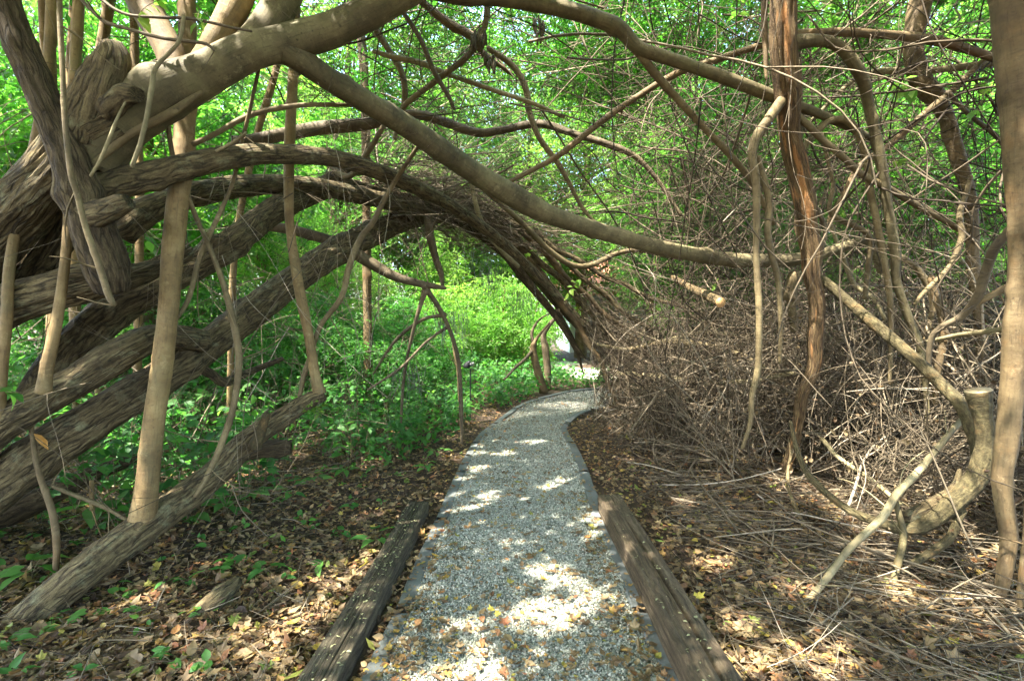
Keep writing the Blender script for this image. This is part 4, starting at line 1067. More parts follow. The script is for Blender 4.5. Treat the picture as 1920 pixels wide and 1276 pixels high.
R2 = thing('patchy_barked_tree', 'patchy orange-grey tree trunk at the very edge of the view beside the sawn-off limb', 'tree', gnd(1866, 1165))
part(R2, 'trunk', M['brown_limb'], pts=[(1895, -90, 2.5, 42), (1903, 0, 2.5, 38), (1908, 110, 2.5, 33), (1914, 250, 2.5, 27), (1918, 400, 2.52, 22), (1914, 535, 2.54, 18), (1905, 610, 2.55, 18), (1903, 680, 2.56, 19), (1896, 750, 2.57, 19), (1889, 830, 2.58, 18), (1880, 893, 2.58, 15), (1884, 950, 2.58, 14), (1891, 1005, 2.58, 13), (1884, 1070, 2.58, 11), (1869, 1140, 2.58, 9), (1864, 1172, 2.58, 8)], seed=72, seg=40, step=0.02, ridge=0.002, lump=0.10)
crown_part(R2, ((0.8, -7, 4.9), (8.5, 3.5, 7.6)), 260, 0.80, 135000, 0.16, 0.42, 73, clip=no_view_block)  # unseen crown stretched past the viewer, put there to cast shade

R3 = thing('sawn_off_limb', 'greenish curved limb with a flat sawn top, bending down into the fallen sticks', 'limb', at(1700, 1040, 3.0))
part(R3, 'stem', M['olive_bark'], pts=[(1834, 732, 3.0, 21), (1838, 752, 3.0, 18.5), (1844, 785, 3.0, 14.5), (1850, 825, 3.0, 15.5), (1846, 855, 3.0, 17), (1826, 900, 3.0, 16), (1784, 946, 3.0, 15), (1735, 982, 3.02, 11.5), (1694, 990, 3.05, 9), (1653, 979, 3.1, 8), (1597, 958, 3.2, 6), (1549, 923, 3.35, 5.5), (1511, 882, 3.5, 5), (1493, 837, 3.6, 4), (1482, 790, 3.7, 3)], seed=74, seg=48, step=0.014, lump=0.18, ridge=0.003, knots=6, cap0='flat')
mb = MB(); p = at(1834, 732, 3.0); dr = norm(at(1834, 732, 3.0) - at(1838, 752, 3.0))
tube(mb, [p - dr * 0.001, p + dr * 0.005], [0.064, 0.062], seg=28, step=0.003, lump=0.05, cap0='flat', cap1='flat', seed=74); mb.obj('sawn_face', M['cut_old'], R3)
part(R3, 'side_branch', M['olive_bark'], pts=[(1802, 955, 3.0, 7), (1780, 1009, 2.95, 7.5), (1728, 1046, 2.9, 7), (1690, 1072, 2.85, 6)], seed=75, **ROUND)
part(R3, 'side_branch', M['rough'], pts=[(1700, 970, 3.08, 9), (1740, 950, 3.06, 11), (1790, 915, 3.05, 8), (1800, 880, 3.04, 3)], seed=76, **MIDB)

R4 = thing('bent_tree', 'bent brown tree trunk zigzagging down between the split trunk and the patchy trunk', 'tree', at(1850, 900, 4.7) * np.array([1, 1, 0]))
part(R4, 'trunk', M['brown_limb'], pts=[(1745, -80, 4.6, 20), (1728, 0, 4.6, 19), (1718, 51, 4.6, 17), (1713, 101, 4.6, 16), (1728, 152, 4.62, 17), (1752, 179, 4.64, 16), (1775, 219, 4.65, 12), (1792, 280, 4.66, 12), (1809, 337, 4.68, 11), (1819, 388, 4.7, 11), (1823, 440, 4.7, 10), (1826, 520, 4.7, 9), (1838, 640, 4.7, 8), (1846, 760, 4.7, 8), (1850, 900, 4.7, 7)], seed=77, seg=28, step=0.025, lump=0.16, ridge=0.001)
crown_part(R4, ((3.2, 3.6, 4.2), (6.5, 7.5, 6.4)), 44, 0.55, 9000, 0.13, 0.62, 78, clip=no_view_block, mat='leaf_far', tpl=OVATE)

branch('pale branch crossing behind the split trunk and rising to the bent trunk', [(1500, 250, 4.6, 4), (1590, 160, 4.6, 4), (1640, 135, 4.6, 6), (1700, 131, 4.6, 6), (1780, 128, 4.6, 6), (1873, 118, 4.6, 6), (1960, 112, 4.6, 6)], 'pale_vine')
branch('straight brown branch slanting up from the brush past the bent trunk', [(1550, 428, 4.4, 5), (1580, 371, 4.4, 5), (1610, 313, 4.4, 6), (1661, 276, 4.4, 6), (1718, 226, 4.4, 6), (1779, 175, 4.4, 6), (1819, 135, 4.4, 6), (1880, 78, 4.4, 5)], 'brown_limb')
branch('thin dark branch arching down past the bend of the bent trunk', [(1776, 172, 4.3, 4), (1819, 215, 4.3, 4), (1870, 260, 4.3, 4), (1895, 300, 4.3, 4), (1898, 360, 4.3, 4), (1890, 410, 4.3, 3)], 'dark_limb')
branch('dark branch dropping from the patchy trunk into the brush', [(1912, 402, 3.0, 7), (1888, 440, 3.1, 8), (1866, 467, 3.15, 8), (1845, 520, 3.25, 8), (1833, 558, 3.3, 7.5), (1806, 595, 3.4, 7), (1765, 616, 3.5, 6), (1748, 639, 3.55, 5), (1740, 690, 3.6, 4)], 'dark_limb')
branch('brown branch joining the dark branch from beside the patchy trunk', [(1925, 518, 3.2, 6), (1895, 535, 3.25, 6.5), (1853, 558, 3.3, 6), (1822, 575, 3.35, 5)], 'brown_limb')
branch('curved vine bowing outward behind the straight diagonal limb', [(1660, 462, 4.5, 4), (1691, 481, 4.5, 5), (1725, 508, 4.5, 6), (1745, 552, 4.5, 6), (1748, 589, 4.5, 5.5), (1735, 633, 4.5, 5), (1722, 690, 4.5, 4)], 'vine', 'vine', cat='vine')
branch('stubby upright vine between the curved vine and the dark branch', [(1745, 520, 4.2, 6), (1752, 548, 4.2, 7), (1765, 589, 4.2, 7.5), (1769, 636, 4.2, 7), (1759, 690, 4.2, 6), (1755, 760, 4.2, 5)], 'brown_limb', 'vine', cat='vine')
branch('twisted vine hanging in front of the leaves above the dark branch', [(1820, 330, 4.1, 4), (1800, 400, 4.1, 5), (1804, 440, 4.1, 5.5), (1799, 461, 4.1, 5.5), (1779, 501, 4.1, 5), (1745, 538, 4.1, 4.5), (1715, 570, 4.1, 3)], 'vine', 'vine', cat='vine')
branch('thin level branch sticking out of the brush to the patchy trunk', [(1740, 640, 4.0, 4), (1790, 630, 3.7, 4.5), (1850, 622, 3.4, 5), (1930, 610, 3.1, 4)], 'pale_vine')
branch('forked slim vine hanging behind the split trunk near the top', [(1437, -20, 3.9, 7), (1434, 30, 3.9, 6), (1436, 90, 3.9, 5), (1437, 150, 3.9, 2.5)], 'brown_limb', 'hanging_vine', cat='vine')
branch('thin dark vine hanging straight down beside the split trunk', [(1500, 110, 4.0, 3.5), (1502, 200, 4.0, 4), (1503, 330, 4.05, 4), (1545, 420, 4.1, 4), (1542, 470, 4.1, 3)], 'dark_limb', 'hanging_vine', cat='vine')
branch('slim upright vine just past the split trunk, leaning a little', [(1540, 250, 4.3, 3), (1560, 340, 4.3, 4), (1558, 400, 4.3, 4), (1626, 440, 4.35, 5), (1628, 500, 4.4, 5), (1622, 560, 4.4, 4)], 'vine', 'hanging_vine', cat='vine')
branch('bright sunlit twig leaning in the brush behind the straight diagonal limb', [(1555, 405, 5.0, 3), (1570, 460, 5.0, 3.5), (1600, 530, 5.0, 4), (1640, 560, 4.95, 4), (1660, 600, 4.9, 3)], 'pale_vine', 'twig', cat='twig')
branch('long pale pole leaning across the fallen sticks and through the curved limb', [(1815, 770, 3.45, 5), (1791, 800, 3.35, 5.5), (1728, 875, 3.1, 6), (1683, 923, 2.96, 6.5), (1653, 972, 2.86, 6.5), (1590, 1031, 2.76, 6.5), (1541, 1095, 2.62, 6), (1485, 1158, 2.5, 5.5), (1438, 1216, 2.38, 5)], 'pale_vine', 'leaning_stick', cat='stick', wob=0.006)
branch('crooked olive stick propped under the lowest bend of the curved limb', [(1680, 940, 2.98, 4.5), (1694, 1001, 2.9, 6), (1688, 1040, 2.86, 6), (1679, 1076, 2.8, 6), (1662, 1151, 2.68, 5.5), (1640, 1200, 2.52, 5)], 'greenish', 'propped_stick', cat='stick', wob=0.006)
branch('long grey stick lying towards the corner below the crooked olive stick', [(1601, 1128, 2.68, 4.5), (1690, 1203, 2.38, 6), (1765, 1274, 2.13, 6), (1830, 1340, 1.95, 6)], 'pale_vine', 'fallen_stick', cat='stick', wob=0.006)
branch('thick brown stick lying end-on among dry grass near the bottom', [(1583, 1206, 2.36, 7), (1642, 1255, 2.18, 8), (1690, 1300, 2.05, 8)], 'vine', 'fallen_stick', cat='stick', cap0='flat')
branch('short pale stick forming a fork with the long grey stick', [(1615, 1234, 2.24, 4), (1655, 1218, 2.28, 5), (1692, 1206, 2.34, 4)], 'pale_vine', 'fallen_stick', cat='stick')
branch('long bowed stick arching from the split trunk foot down to the sticks', [(1484, 845, 4.2, 3), (1476, 900, 4.0, 3), (1490, 950, 3.7, 3.5), (1510, 990, 3.5, 3)], 'vine', 'twig', cat='twig')
branch('thin pale branch slanting through the brush above the curved limb', [(1541, 822, 4.4, 4), (1578, 860, 4.1, 4), (1638, 904, 3.8, 4), (1690, 945, 3.5, 4)], 'pale_vine')
branch('mossy log lying in the shadow behind the fallen sticks', [(1640, 1175, 2.62, 8), (1700, 1160, 2.7, 14), (1770, 1140, 2.8, 16), (1850, 1120, 2.9, 16), (1960, 1100, 3.0, 16)], 'rough_dark', 'fallen_log', cat='log', seg=22, ridge=0.004)
branch('orange-barked stick standing in the corner beside the patchy trunk', [(1935, 900, 2.5, 8), (1928, 980, 2.5, 7), (1918, 1060, 2.5, 6), (1914, 1140, 2.5, 6)], 'brown_limb', 'stick', cat='stick')
branch('pale curved branch drooping out of the brush heap towards the path bend', [(1440, 640, 6.5, 4), (1330, 625, 6.8, 5), (1240, 640, 7.0, 5), (1180, 655, 7.1, 4), (1120, 645, 7.1, 3)], 'pale_vine')
branch('long bowed branch lying across the face of the brush heap', [(1180, 655, 7.0, 4), (1260, 640, 6.6, 5), (1340, 650, 6.2, 5), (1420, 680, 5.8, 5), (1490, 735, 5.4, 4)], 'vine')
branch('long bare branch running through the brush to the foot of the split trunk', [(1150, 700, 7.2, 4), (1230, 705, 6.6, 5), (1320, 720, 6.0, 5), (1400, 715, 5.5, 5), (1490, 700, 5.0, 4)], 'pale_vine')


# ------------------------------------------------------------------ twig tangles (nobody could count these)
def L_(bt, rng, n):
    return rng.uniform(bt['L'][0] * .3, bt['L'][1] * .5, n)


def tangle(name, label, batches, mat='twig', seed=0):
    rng = np.random.default_rng(seed)
    mb = MB()
    for bt in batches:
        n = bt['n']
        lo, hi = np.array(bt['box'][0], float), np.array(bt['box'][1], float)
        P = lo + (hi - lo) * rng.random((n, 3))
        if 'zpow' in bt:
            P[:, 2] = lo[2] + (hi[2] - lo[2]) * rng.random(n) ** bt['zpow']
        if 'keep' in bt:
            P = P[bt['keep'](P)]
        n = len(P)
        if n == 0:
            continue
        D = norm(rng.normal(size=(n, 3)) * np.array(bt.get('spread', (1, 1, .5))) + np.array(bt.get('dir', (0, 0, 0))))
        K = bt.get('K', 9)
        L = rng.uniform(*bt['L'], n)
        X = grow(P, D, L, K, bt.get('wander', 0.12), bt.get('droop', 0.0), rng, floor=bt.get('floor'))
        # keep the way along the path free
        if bt.get('clear', True):
            q = X.reshape(-1, 3)
            bad = (path_dist(q[:, 0], q[:, 1]) < bt.get('margin', 0.12)) & (q[:, 2] < bt.get('clear_h', 2.2))
            bad |= np.hypot(q[:, 0], q[:, 1]) < bt.get('near', 2.0)
            if 'keep_all' in bt:
                bad |= ~bt['keep_all'](q)
            okk = ~bad.reshape(n, K).any(1)
            X = X[okk]; n = len(X)
        u = rng.random((n, 1)) ** 2.2
        r0 = bt['R'][0] + (bt['R'][1] - bt['R'][0]) * u
        R = np.linspace(1, bt.get('taper', 0.45), K)[None] * r0
        tint = np.clip(bt.get('tint', 0.5) + rng.normal(size=n) * 0.22, 0, 1)
        sweep(mb, X, R, bt.get('seg', 3), tint=tint, seed=seed + 5)
        kids = bt.get('kids', 0)
        if kids:                                        # forks
            i = np.repeat(np.arange(n), kids); j = rng.integers(2, K - 1, n * kids)
            p0 = X[i, j]; tg = norm(X[i, j] - X[i, j - 1])
            X2 = grow(p0, norm(tg + rng.normal(size=p0.shape) * .55), L_(bt, rng, len(i)), 8, bt.get('wander', .1), bt.get('droop', 0), rng, floor=bt.get('floor'))
            q = X2.reshape(-1, 3)
            bad = (path_dist(q[:, 0], q[:, 1]) < bt.get('margin', 0.12)) & (q[:, 2] < bt.get('clear_h', 2.2))
            if 'keep_all' in bt:
                bad |= ~bt['keep_all'](q)
            okk = ~bad.reshape(-1, 8).any(1)
            X2, rk, tk = X2[okk], R[i, j][okk], tint[i][okk]
            sweep(mb, X2, np.linspace(.75, .25, 8)[None] * rk[:, None], 3, tint=tk, seed=seed + 6)
    return tag(mb.obj(name, M[mat]), label, kind='stuff')


def limb_clear(q):
    # the sawn limb and the leaning sticks stand free in front of the brush
    a = q[:, 0] / np.maximum(q[:, 1], .1)
    stem = (a > .47) & (a < .64) & (q[:, 1] < 4.35) & (q[:, 2] > .10)
    return ~((q[:, 1] < 3.3) & (q[:, 0] < 2.95) & (q[:, 2] > 0.14)) & ~stem


def brush_front(P):
    """brush thins out towards the path and the viewer"""
    x, y, z = P[:, 0], P[:, 1], P[:, 2]
    edge = np.interp(y, [2.2, 3.2, 4.2, 5.5, 7.2, 9.0], [2.4, 2.1, 1.7, 1.4, 1.2, 2.4])
    top = np.interp(x, [1.2, 2.2, 3.0, 4.5, 8.0], [.75, 1.25, 1.75, 2.0, 2.0]) * np.clip((y - 1.6) / 3.6, .35, 1)
    return (x > edge) & (z < top * np.clip((x - edge) / 0.7 + 0.25, 0, 1) + 0.05)


tangle('brush_tangle', 'grey-brown tangle of dead twigs heaped beside the path bend and under the split trunk', [
    dict(n=4200, box=((1.2, 2.6, 0.02), (7.5, 8.8, 2.0)), zpow=1.5, keep=brush_front, L=(0.4, 1.4), R=(.0022, .0075), wander=.16, droop=.03, floor=0.03, tint=0.45, spread=(1, .8, .6), margin=0.25, keep_all=limb_clear),
    dict(n=2600, box=((1.3, 2.9, 0.02), (7.0, 8.0, 1.9)), zpow=1.2, keep=brush_front, L=(0.6, 2.0), R=(.004, .0125), wander=.12, droop=.02, floor=0.03, K=13, seg=5, tint=0.55, kids=2, spread=(1, .7, .6), margin=0.25, keep_all=limb_clear),
    dict(n=800, box=((1.5, 3.4, 0.0), (7.0, 8.5, .2)), keep=brush_front, L=(0.8, 2.0), R=(.004, .011), wander=.09, droop=-.02, K=12, seg=5, tint=0.45, kids=3, dir=(0, 0, 1.2), spread=(.6, .5, .4), margin=0.25, keep_all=limb_clear),
    dict(n=2200, box=((2.2, 2.2, 0.02), (5.0, 4.0, .75)), zpow=1.6, keep=lambda P: P[:, 0] > 1.6 + 0.25 * np.abs(P[:, 1] - 2.4), L=(0.3, 1.1), R=(.0018, .006), wander=.13, droop=.03, floor=0.03, tint=0.5, margin=0.6, keep_all=limb_clear),
    dict(n=1000, keep=lambda P: ~((P[:, 0] / P[:, 1] > .18) & (P[:, 0] / P[:, 1] < .28) & (P[:, 2] > 1.2)), box=((1.15, 5.6, 0.6), (4.6, 8.2, 2.0)), L=(0.7, 1.9), R=(.0025, .009), wander=.09, droop=.05, floor=0.03, tint=0.38, margin=0.16, K=12, kids=2, dir=(-.1, -.1, -.9), spread=(.7, .5, .5)),
    dict(n=900, box=((1.3, 5.4, 0.0), (3.8, 8.0, .9)), L=(0.5, 1.5), R=(.004, .013), wander=.10, droop=.03, floor=0.03, tint=0.42, margin=0.16, K=12, seg=5, kids=2),
    dict(n=900, box=((1.25, 5.9, 0.02), (3.6, 8.1, 1.3)), L=(0.4, 1.1), R=(.0018, .007), wander=.10, droop=.04, floor=0.03, tint=0.3, margin=0.14),
], seed=101)

# twigs pouring down along the arch
arch = np.array([at(*p) for p in ((700, 350, 5.4), (780, 372, 6.1), (860, 395, 6.7), (940, 455, 7.1), (1010, 530, 7.4), (1080, 595, 7.7), (1140, 640, 7.9), (1210, 675, 8.1), (1290, 700, 8.3))])


def along(poly, n, rng, jit):
    t = rng.random(n) * (len(poly) - 1)
    i = t.astype(int); f = (t - i)[:, None]
    P = poly[i] * (1 - f) + poly[i + 1] * f
    return P + rng.normal(size=(n, 3)) * jit, norm(poly[i + 1] - poly[i])


def veil():
    rng = np.random.default_rng(111)
    mb = MB()
    for n, jit, follow, dz, L, R, tint in ((1500, (.28, .4, .17), 1.0, -.05, (.4, 1.6), (.0018, .006), .6), (1500, (.25, .3, .14), .55, -.5, (.3, 1.1), (.0016, .005), .5),
                                           (1300, (.3, .35, .25), .75, .35, (.5, 1.9), (.0018, .007), .55), (420, (.26, .4, .16), 1.0, .0, (.8, 2.2), (.004, .011), .6), (1500, (.25, .4, .2), .8, -.12, (.8, 2.2), (.0018, .006), .5)):
        P, T = along(arch, n, rng, np.array(jit))
        D = norm(T * follow + rng.normal(size=(n, 3)) * 0.28 + np.array([0.1, 0, dz]))
        X = grow(P, D, rng.uniform(*L, n), 10, .09, .03, rng, floor=0.04)
        q = X.reshape(-1, 3)
        inside = (path_dist(q[:, 0], q[:, 1]) < 0.05) & (q[:, 2] < 1.9)
        under = (q[:, 0] < 0.95) & (q[:, 2] < 2.35)
        ok = ~(inside | under).reshape(n, 10).any(1)
        X = X[ok]; n = len(X)
        r0 = R[0] + (R[1] - R[0]) * rng.random((n, 1)) ** 2
        sweep(mb, X, np.linspace(1, .4, 10)[None] * r0, 3, tint=np.clip(tint + rng.normal(size=n) * .2, 0, 1), seed=112)
    return tag(mb.obj('arch_twigs', M['twig']), 'veil of thin bare twigs draped along the arching tree above the path', kind='stuff')


veil()

tangle('overhead_tangle', 'fine bare branches and vines criss-crossing in front of the leaves above the path', [
    dict(n=250, kids=2, box=((-2.0, 3.6, 2.6), (4.0, 8.5, 5.2)), L=(1.2, 3.4), R=(.004, .012), wander=.10, droop=.012, K=16, seg=5, tint=0.4, spread=(1, .6, .6), clear_h=2.3, near=3.2),
    dict(n=3400, box=((-2.5, 4.0, 2.5), (5.0, 10, 5.4)), L=(.5, 1.9), R=(.0011, .0034), wander=.13, droop=.012, K=10, tint=0.25, clear_h=2.3, near=3.2),
    dict(n=1500, box=((0.9, 4.5, 1.6), (4.2, 9.0, 3.8)), L=(.4, 1.5), R=(.001, .0028), wander=.13, droop=.02, K=9, tint=0.28, clear_h=2.3, near=3.2, dir=(.5, 0, -.2)),
    dict(n=170, kids=2, box=((0.9, 4.8, 1.4), (4.5, 8.5, 3.6)), L=(1.0, 2.8), R=(.003, .008), wander=.10, droop=.02, K=14, seg=5, tint=0.5, clear_h=2.3, near=3.2, dir=(.4, 0, -.1)),
], 'twig', seed=121)
tangle('vine_tangle', 'many thin curving vines hanging round the split trunk and the bent trunk', [
    dict(n=210, kids=2, box=((1.5, 3.3, 1.2), (6.0, 7.0, 4.6)), L=(1.0, 3.0), R=(.005, .013), wander=.16, droop=.02, K=18, seg=5, tint=0.22, spread=(.8, .5, 1), near=3.2),
    dict(n=150, box=((1.2, 3.3, 2.6), (5.5, 6.5, 4.8)), L=(1.5, 3.6), R=(.003, .010), wander=.10, droop=.05, K=16, seg=5, tint=0.26, dir=(0, 0, -1.2), spread=(.5, .4, .4), near=3.2),
    dict(n=1500, box=((1.5, 3.4, 0.9), (6.5, 8.0, 4.8)), L=(.4, 1.5), R=(.0011, .0036), wander=.15, droop=.015, K=10, tint=0.2, near=3.2),
], 'twig', seed=131)
tangle('undergrowth_twigs', 'thin bare twigs caught among the leaning trunks and over the shady bank', [
    dict(n=420, kids=1, box=((-4.2, 2.9, .2), (-1.0, 5.5, 3.6)), L=(.4, 1.7), R=(.0014, .0048), wander=.09, droop=.02, K=10, seg=4, tint=0.6, spread=(.6, .4, 1), near=2.9),
    dict(n=200, box=((-4.6, 3.6, 0.05), (-1.0, 6.5, .6)), L=(.4, 1.3), R=(.002, .007), wander=.08, droop=.03, K=9, floor=.03, tint=0.5, near=2.9, spread=(1, .6, .25), margin=.5),
    dict(n=500, box=((-3.5, 5.5, 0.3), (-0.8, 9.0, 2.6)), L=(.3, 1.0), R=(.0015, .004), wander=.1, droop=.03, K=8, tint=0.2, near=2.9, margin=.4),
], 'twig', seed=141)


# ------------------------------------------------------------------ leaf litter
def litter():
    rng = np.random.default_rng(201)
    mb = MB()
    n = 92000
    d = 1.45 + 8.5 * rng.random(n) ** 1.65
    a = rng.uniform(-1.15, 1.15, n)
    x = d * a; y = d
    dist = path_dist(x, y)
    pr = np.where(dist > 0.02, 1.0, np.where(dist > -0.2, 0.62, 0.30) * np.where(y < 2.6, 0.95, 0.85))
    pr = np.where((dist < 0) & (y > 4.2) & (y < 8), np.maximum(pr, np.where(x < .1, .42, .25)), pr)
    beam = (np.abs(x + 0.75) < 0.10) & (y < 3.95) | (np.abs(x - 0.77) < 0.11) & (y < 3.97)
    pr = np.where(beam, 0.0, pr)
    k = rng.random(n) < pr
    x, y, dist = x[k], y[k], dist[k]; n = len(x)
    z = gh(x, y) + np.where(dist < 0, 0.034, 0.006) + rng.random(n) * np.where(dist < 0, 0.008, 0.03)
    pos = np.column_stack([x, y, z])
    f = rand_dir(rng, n, 0.22)
    nr = norm(np.array([0, 0, 1.0]) + rng.normal(size=(n, 3)) * np.where(dist < 0, .22, .42)[:, None])
    sz = np.clip(.034 * np.exp(.42 * rng.normal(size=n)), .012, .085)
    sz = np.where(dist < -.02, sz * .8, sz)
    tint = np.clip(rng.beta(1.9, 1.5, n) * 0.86 + 0.02 * rng.random(n), 0, 1)
    special = rng.random(n) < 0.07
    tint[special] = rng.uniform(.84, 1.0, special.sum())
    onp = dist < 0
    tint[onp] = np.clip(0.25 + 0.7 * rng.random(onp.sum()), 0, 1)
    kind = rng.random(n)
    curl = rng.uniform(0.0, 0.35, n)
    for tpl, lo, hi, wd, ss in ((LOBED, 0, .30, 1.0, 1.05), (OVATE, .30, .72, .62, 1.0), (LANCE, .72, 1.0, .34, 1.15)):
        q = (kind >= lo) & (kind < hi)
        leaves(mb, pos[q], f[q], nr[q], sz[q] * ss, np.full(q.sum(), wd), tint[q], tpl, curl=curl[q])
    m = 9000
    P = np.column_stack([rng.uniform(1.3, 7, m), rng.uniform(2.8, 8.3, m), 1.5 * rng.random(m) ** 2.2 + .03])
    P = P[brush_front(P) & (path_dist(P[:, 0], P[:, 1]) > .2)]; m = len(P)
    leaves(mb, P, rand_dir(rng, m), rand_dir(rng, m), rng.uniform(.025, .06, m), np.full(m, .6), rng.random(m) * .62, OVATE, curl=rng.uniform(.1, .5, m))
    tag(mb.obj('leaf_litter', M['litter']), 'brown, tan and yellow fallen leaves covering the ground beside the path', kind='stuff')
    # straw-thin dry twigs lying in the litter
    mb = MB()
    n = 13000
    d = 1.45 + 7 * rng.random(n) ** 1.7
    x = d * rng.uniform(-1.12, 1.12, n); y = d
    dist = path_dist(x, y)
    k = (dist > 0.22) & (rng.random(n) < np.where(x > 0, .9, 0.85))
    x, y = x[k], y[k]; n = len(x)
    P = np.column_stack([x, y, gh(x, y) + 0.012 + rng.random(n) * np.where(x > 0, .06, .025)])
    D = rand_dir(rng, n, 0.10)
    L = rng.uniform(.08, .34, n) * np.where(x > 0, 1.6, 1.0)
    X = grow(P, D, L, 6, .07, .005, rng, floor=0.02)
    q = X.reshape(-1, 3)
    ok = ~((path_dist(q[:, 0], q[:, 1]) < 0.2) | (np.abs(np.abs(q[:, 0]) - .76) < .13) & (q[:, 1] < 4.0)).reshape(n, 6).any(1)
    X = X[ok]; n = len(X)
    R = np.linspace(1, .5, 6)[None] * (0.0011 + 0.003 * rng.random((n, 1)) ** 3)
    sweep(mb, X, R, 3, tint=np.clip(.48 + rng.normal(size=n) * .27, 0, 1), seed=203)
    # longer sticks in the sticks-and-leaves corner
    n = 560
    P = np.column_stack([rng.uniform(1.15, 3.6, n), rng.uniform(1.5, 5.0, n), np.zeros(n)])
    P[:, 2] = gh(P[:, 0], P[:, 1]) + 0.02 + 0.10 * rng.random(n) * np.clip(P[:, 0] - 1.1, 0, 1)
    D = norm(rng.normal(size=(n, 3)) * np.array([1, .55, .12]) + np.array([.5, -.35, 0]) * rng.choice([-1, 1], n)[:, None])
    X = grow(P, D, rng.uniform(.35, 1.1, n), 8, .035, .004, rng, floor=0.03)
    q = X.reshape(-1, 3)
    ok = ~(q[:, 0] < 0.95).reshape(n, 8).any(1)
    X = X[ok]; n = len(X)
    sweep(mb, X, np.linspace(1, .55, 8)[None] * (0.002 + 0.006 * rng.random((n, 1)) ** 2), 5, tint=np.clip(.5 + rng.normal(size=n) * .24, 0, 1), seed=204)
    tag(mb.obj('fallen_twigs', M['twig']), 'thin dry twigs and straw scattered over the leaf litter', kind='stuff')
    # lichen flecks and leaf bits on the two timbers
    for cx, zt, nm in ((-.745, .108, 220), (.77, .152, 70)):
        pass


litter()


def single_leaf(px, py, size, mat, label, z=0.05, hang=None, tpl=LOBED, rot=0.0, name='fallen_leaf', wid=.8):
    mb = MB()
    p = gnd(px, py, z) if hang is None else at(px, py, hang)
    f = np.array([math.cos(rot), math.sin(rot), 0.1 if hang is None else -1.4])
    nr = np.array([0.1, -0.25, 1.0]) if hang is None else np.array([0.3, -1, 0.2])
    leaves(mb, p[None], f[None], nr[None], np.array([size]), np.array([wid]), np.array([0.5]), tpl, curl=np.array([0.15 if hang is None else .45]))
    single(mb, name, M[mat], label, 'leaf')


single_leaf(1775, 1212, .085, 'yellow_leaf', 'bright yellow lobed leaf lying by the long grey stick', rot=.4)
single_leaf(1560, 1188, .065, 'yellow_leaf', 'small yellow leaf lying below the long pale pole', rot=1.4)
single_leaf(74, 812, .11, 'orange_leaf', 'curled orange dead leaf hanging under the pair of leaning trunks', hang=2.74, tpl=OVATE, wid=.34, name='hanging_dead_leaf')
single_leaf(925, 1148, .055, 'yellow_leaf', 'yellow leaf lying alone on the gravel beside the big sun patch', z=.03, rot=2.0)
single_leaf(800, 1060, .075, 'litter', 'broad tan leaf lying where gravel meets the grey edging strip', z=.05, rot=.8)
single_leaf(1298, 1120, .07, 'yellow_leaf', 'yellow-orange leaf lying by the split timber', z=.16, rot=.3)
# ------------------------------------------------------------------ low plants
def plant(px, py, n, size, label, seed, h=0.10, tpl=ARROW, group='small green plants in the leaf litter'):
    rng = np.random.default_rng(seed)
    b = gnd(px, py, 0.02)
    b[2] = float(gh(b[0], b[1]))
    t = thing('small_plant', label, 'plant', b, group)
    ang = rng.random() * 6.28 + np.arange(n) * 2.4
    ml, ms = MB(), MB()
    tops, fw = [], []
    for k in range(n):
        o = np.array([math.cos(ang[k]), math.sin(ang[k]), 0])
        hh = h * rng.uniform(0.6, 1.2)
        top = b + o * h * rng.uniform(.3, .8) + np.array([0, 0, hh])
        X = spline([b, b + o * h * .12 + np.array([0, 0, hh * .6]), top], 4)
        sweep(ms, X[None], np.full((1, len(X)), .0016), 4, tint=np.array([.3]), seed=seed + k)
        tops.append(top); fw.append(o + np.array([0, 0, rng.uniform(-.35, .15)]))
    leaves(ml, np.array(tops), np.array(fw), norm(np.array([0, 0, 1.0]) + rng.normal(size=(n, 3)) * .25), size * rng.uniform(.7, 1.15, n), np.full(n, .72), rng.uniform(.5, 1, n), tpl, smooth=True)
    ms.obj('stem', M['twig_green'], t)
    ml.obj('leaves', M['leaf_dark'], t)
    return t


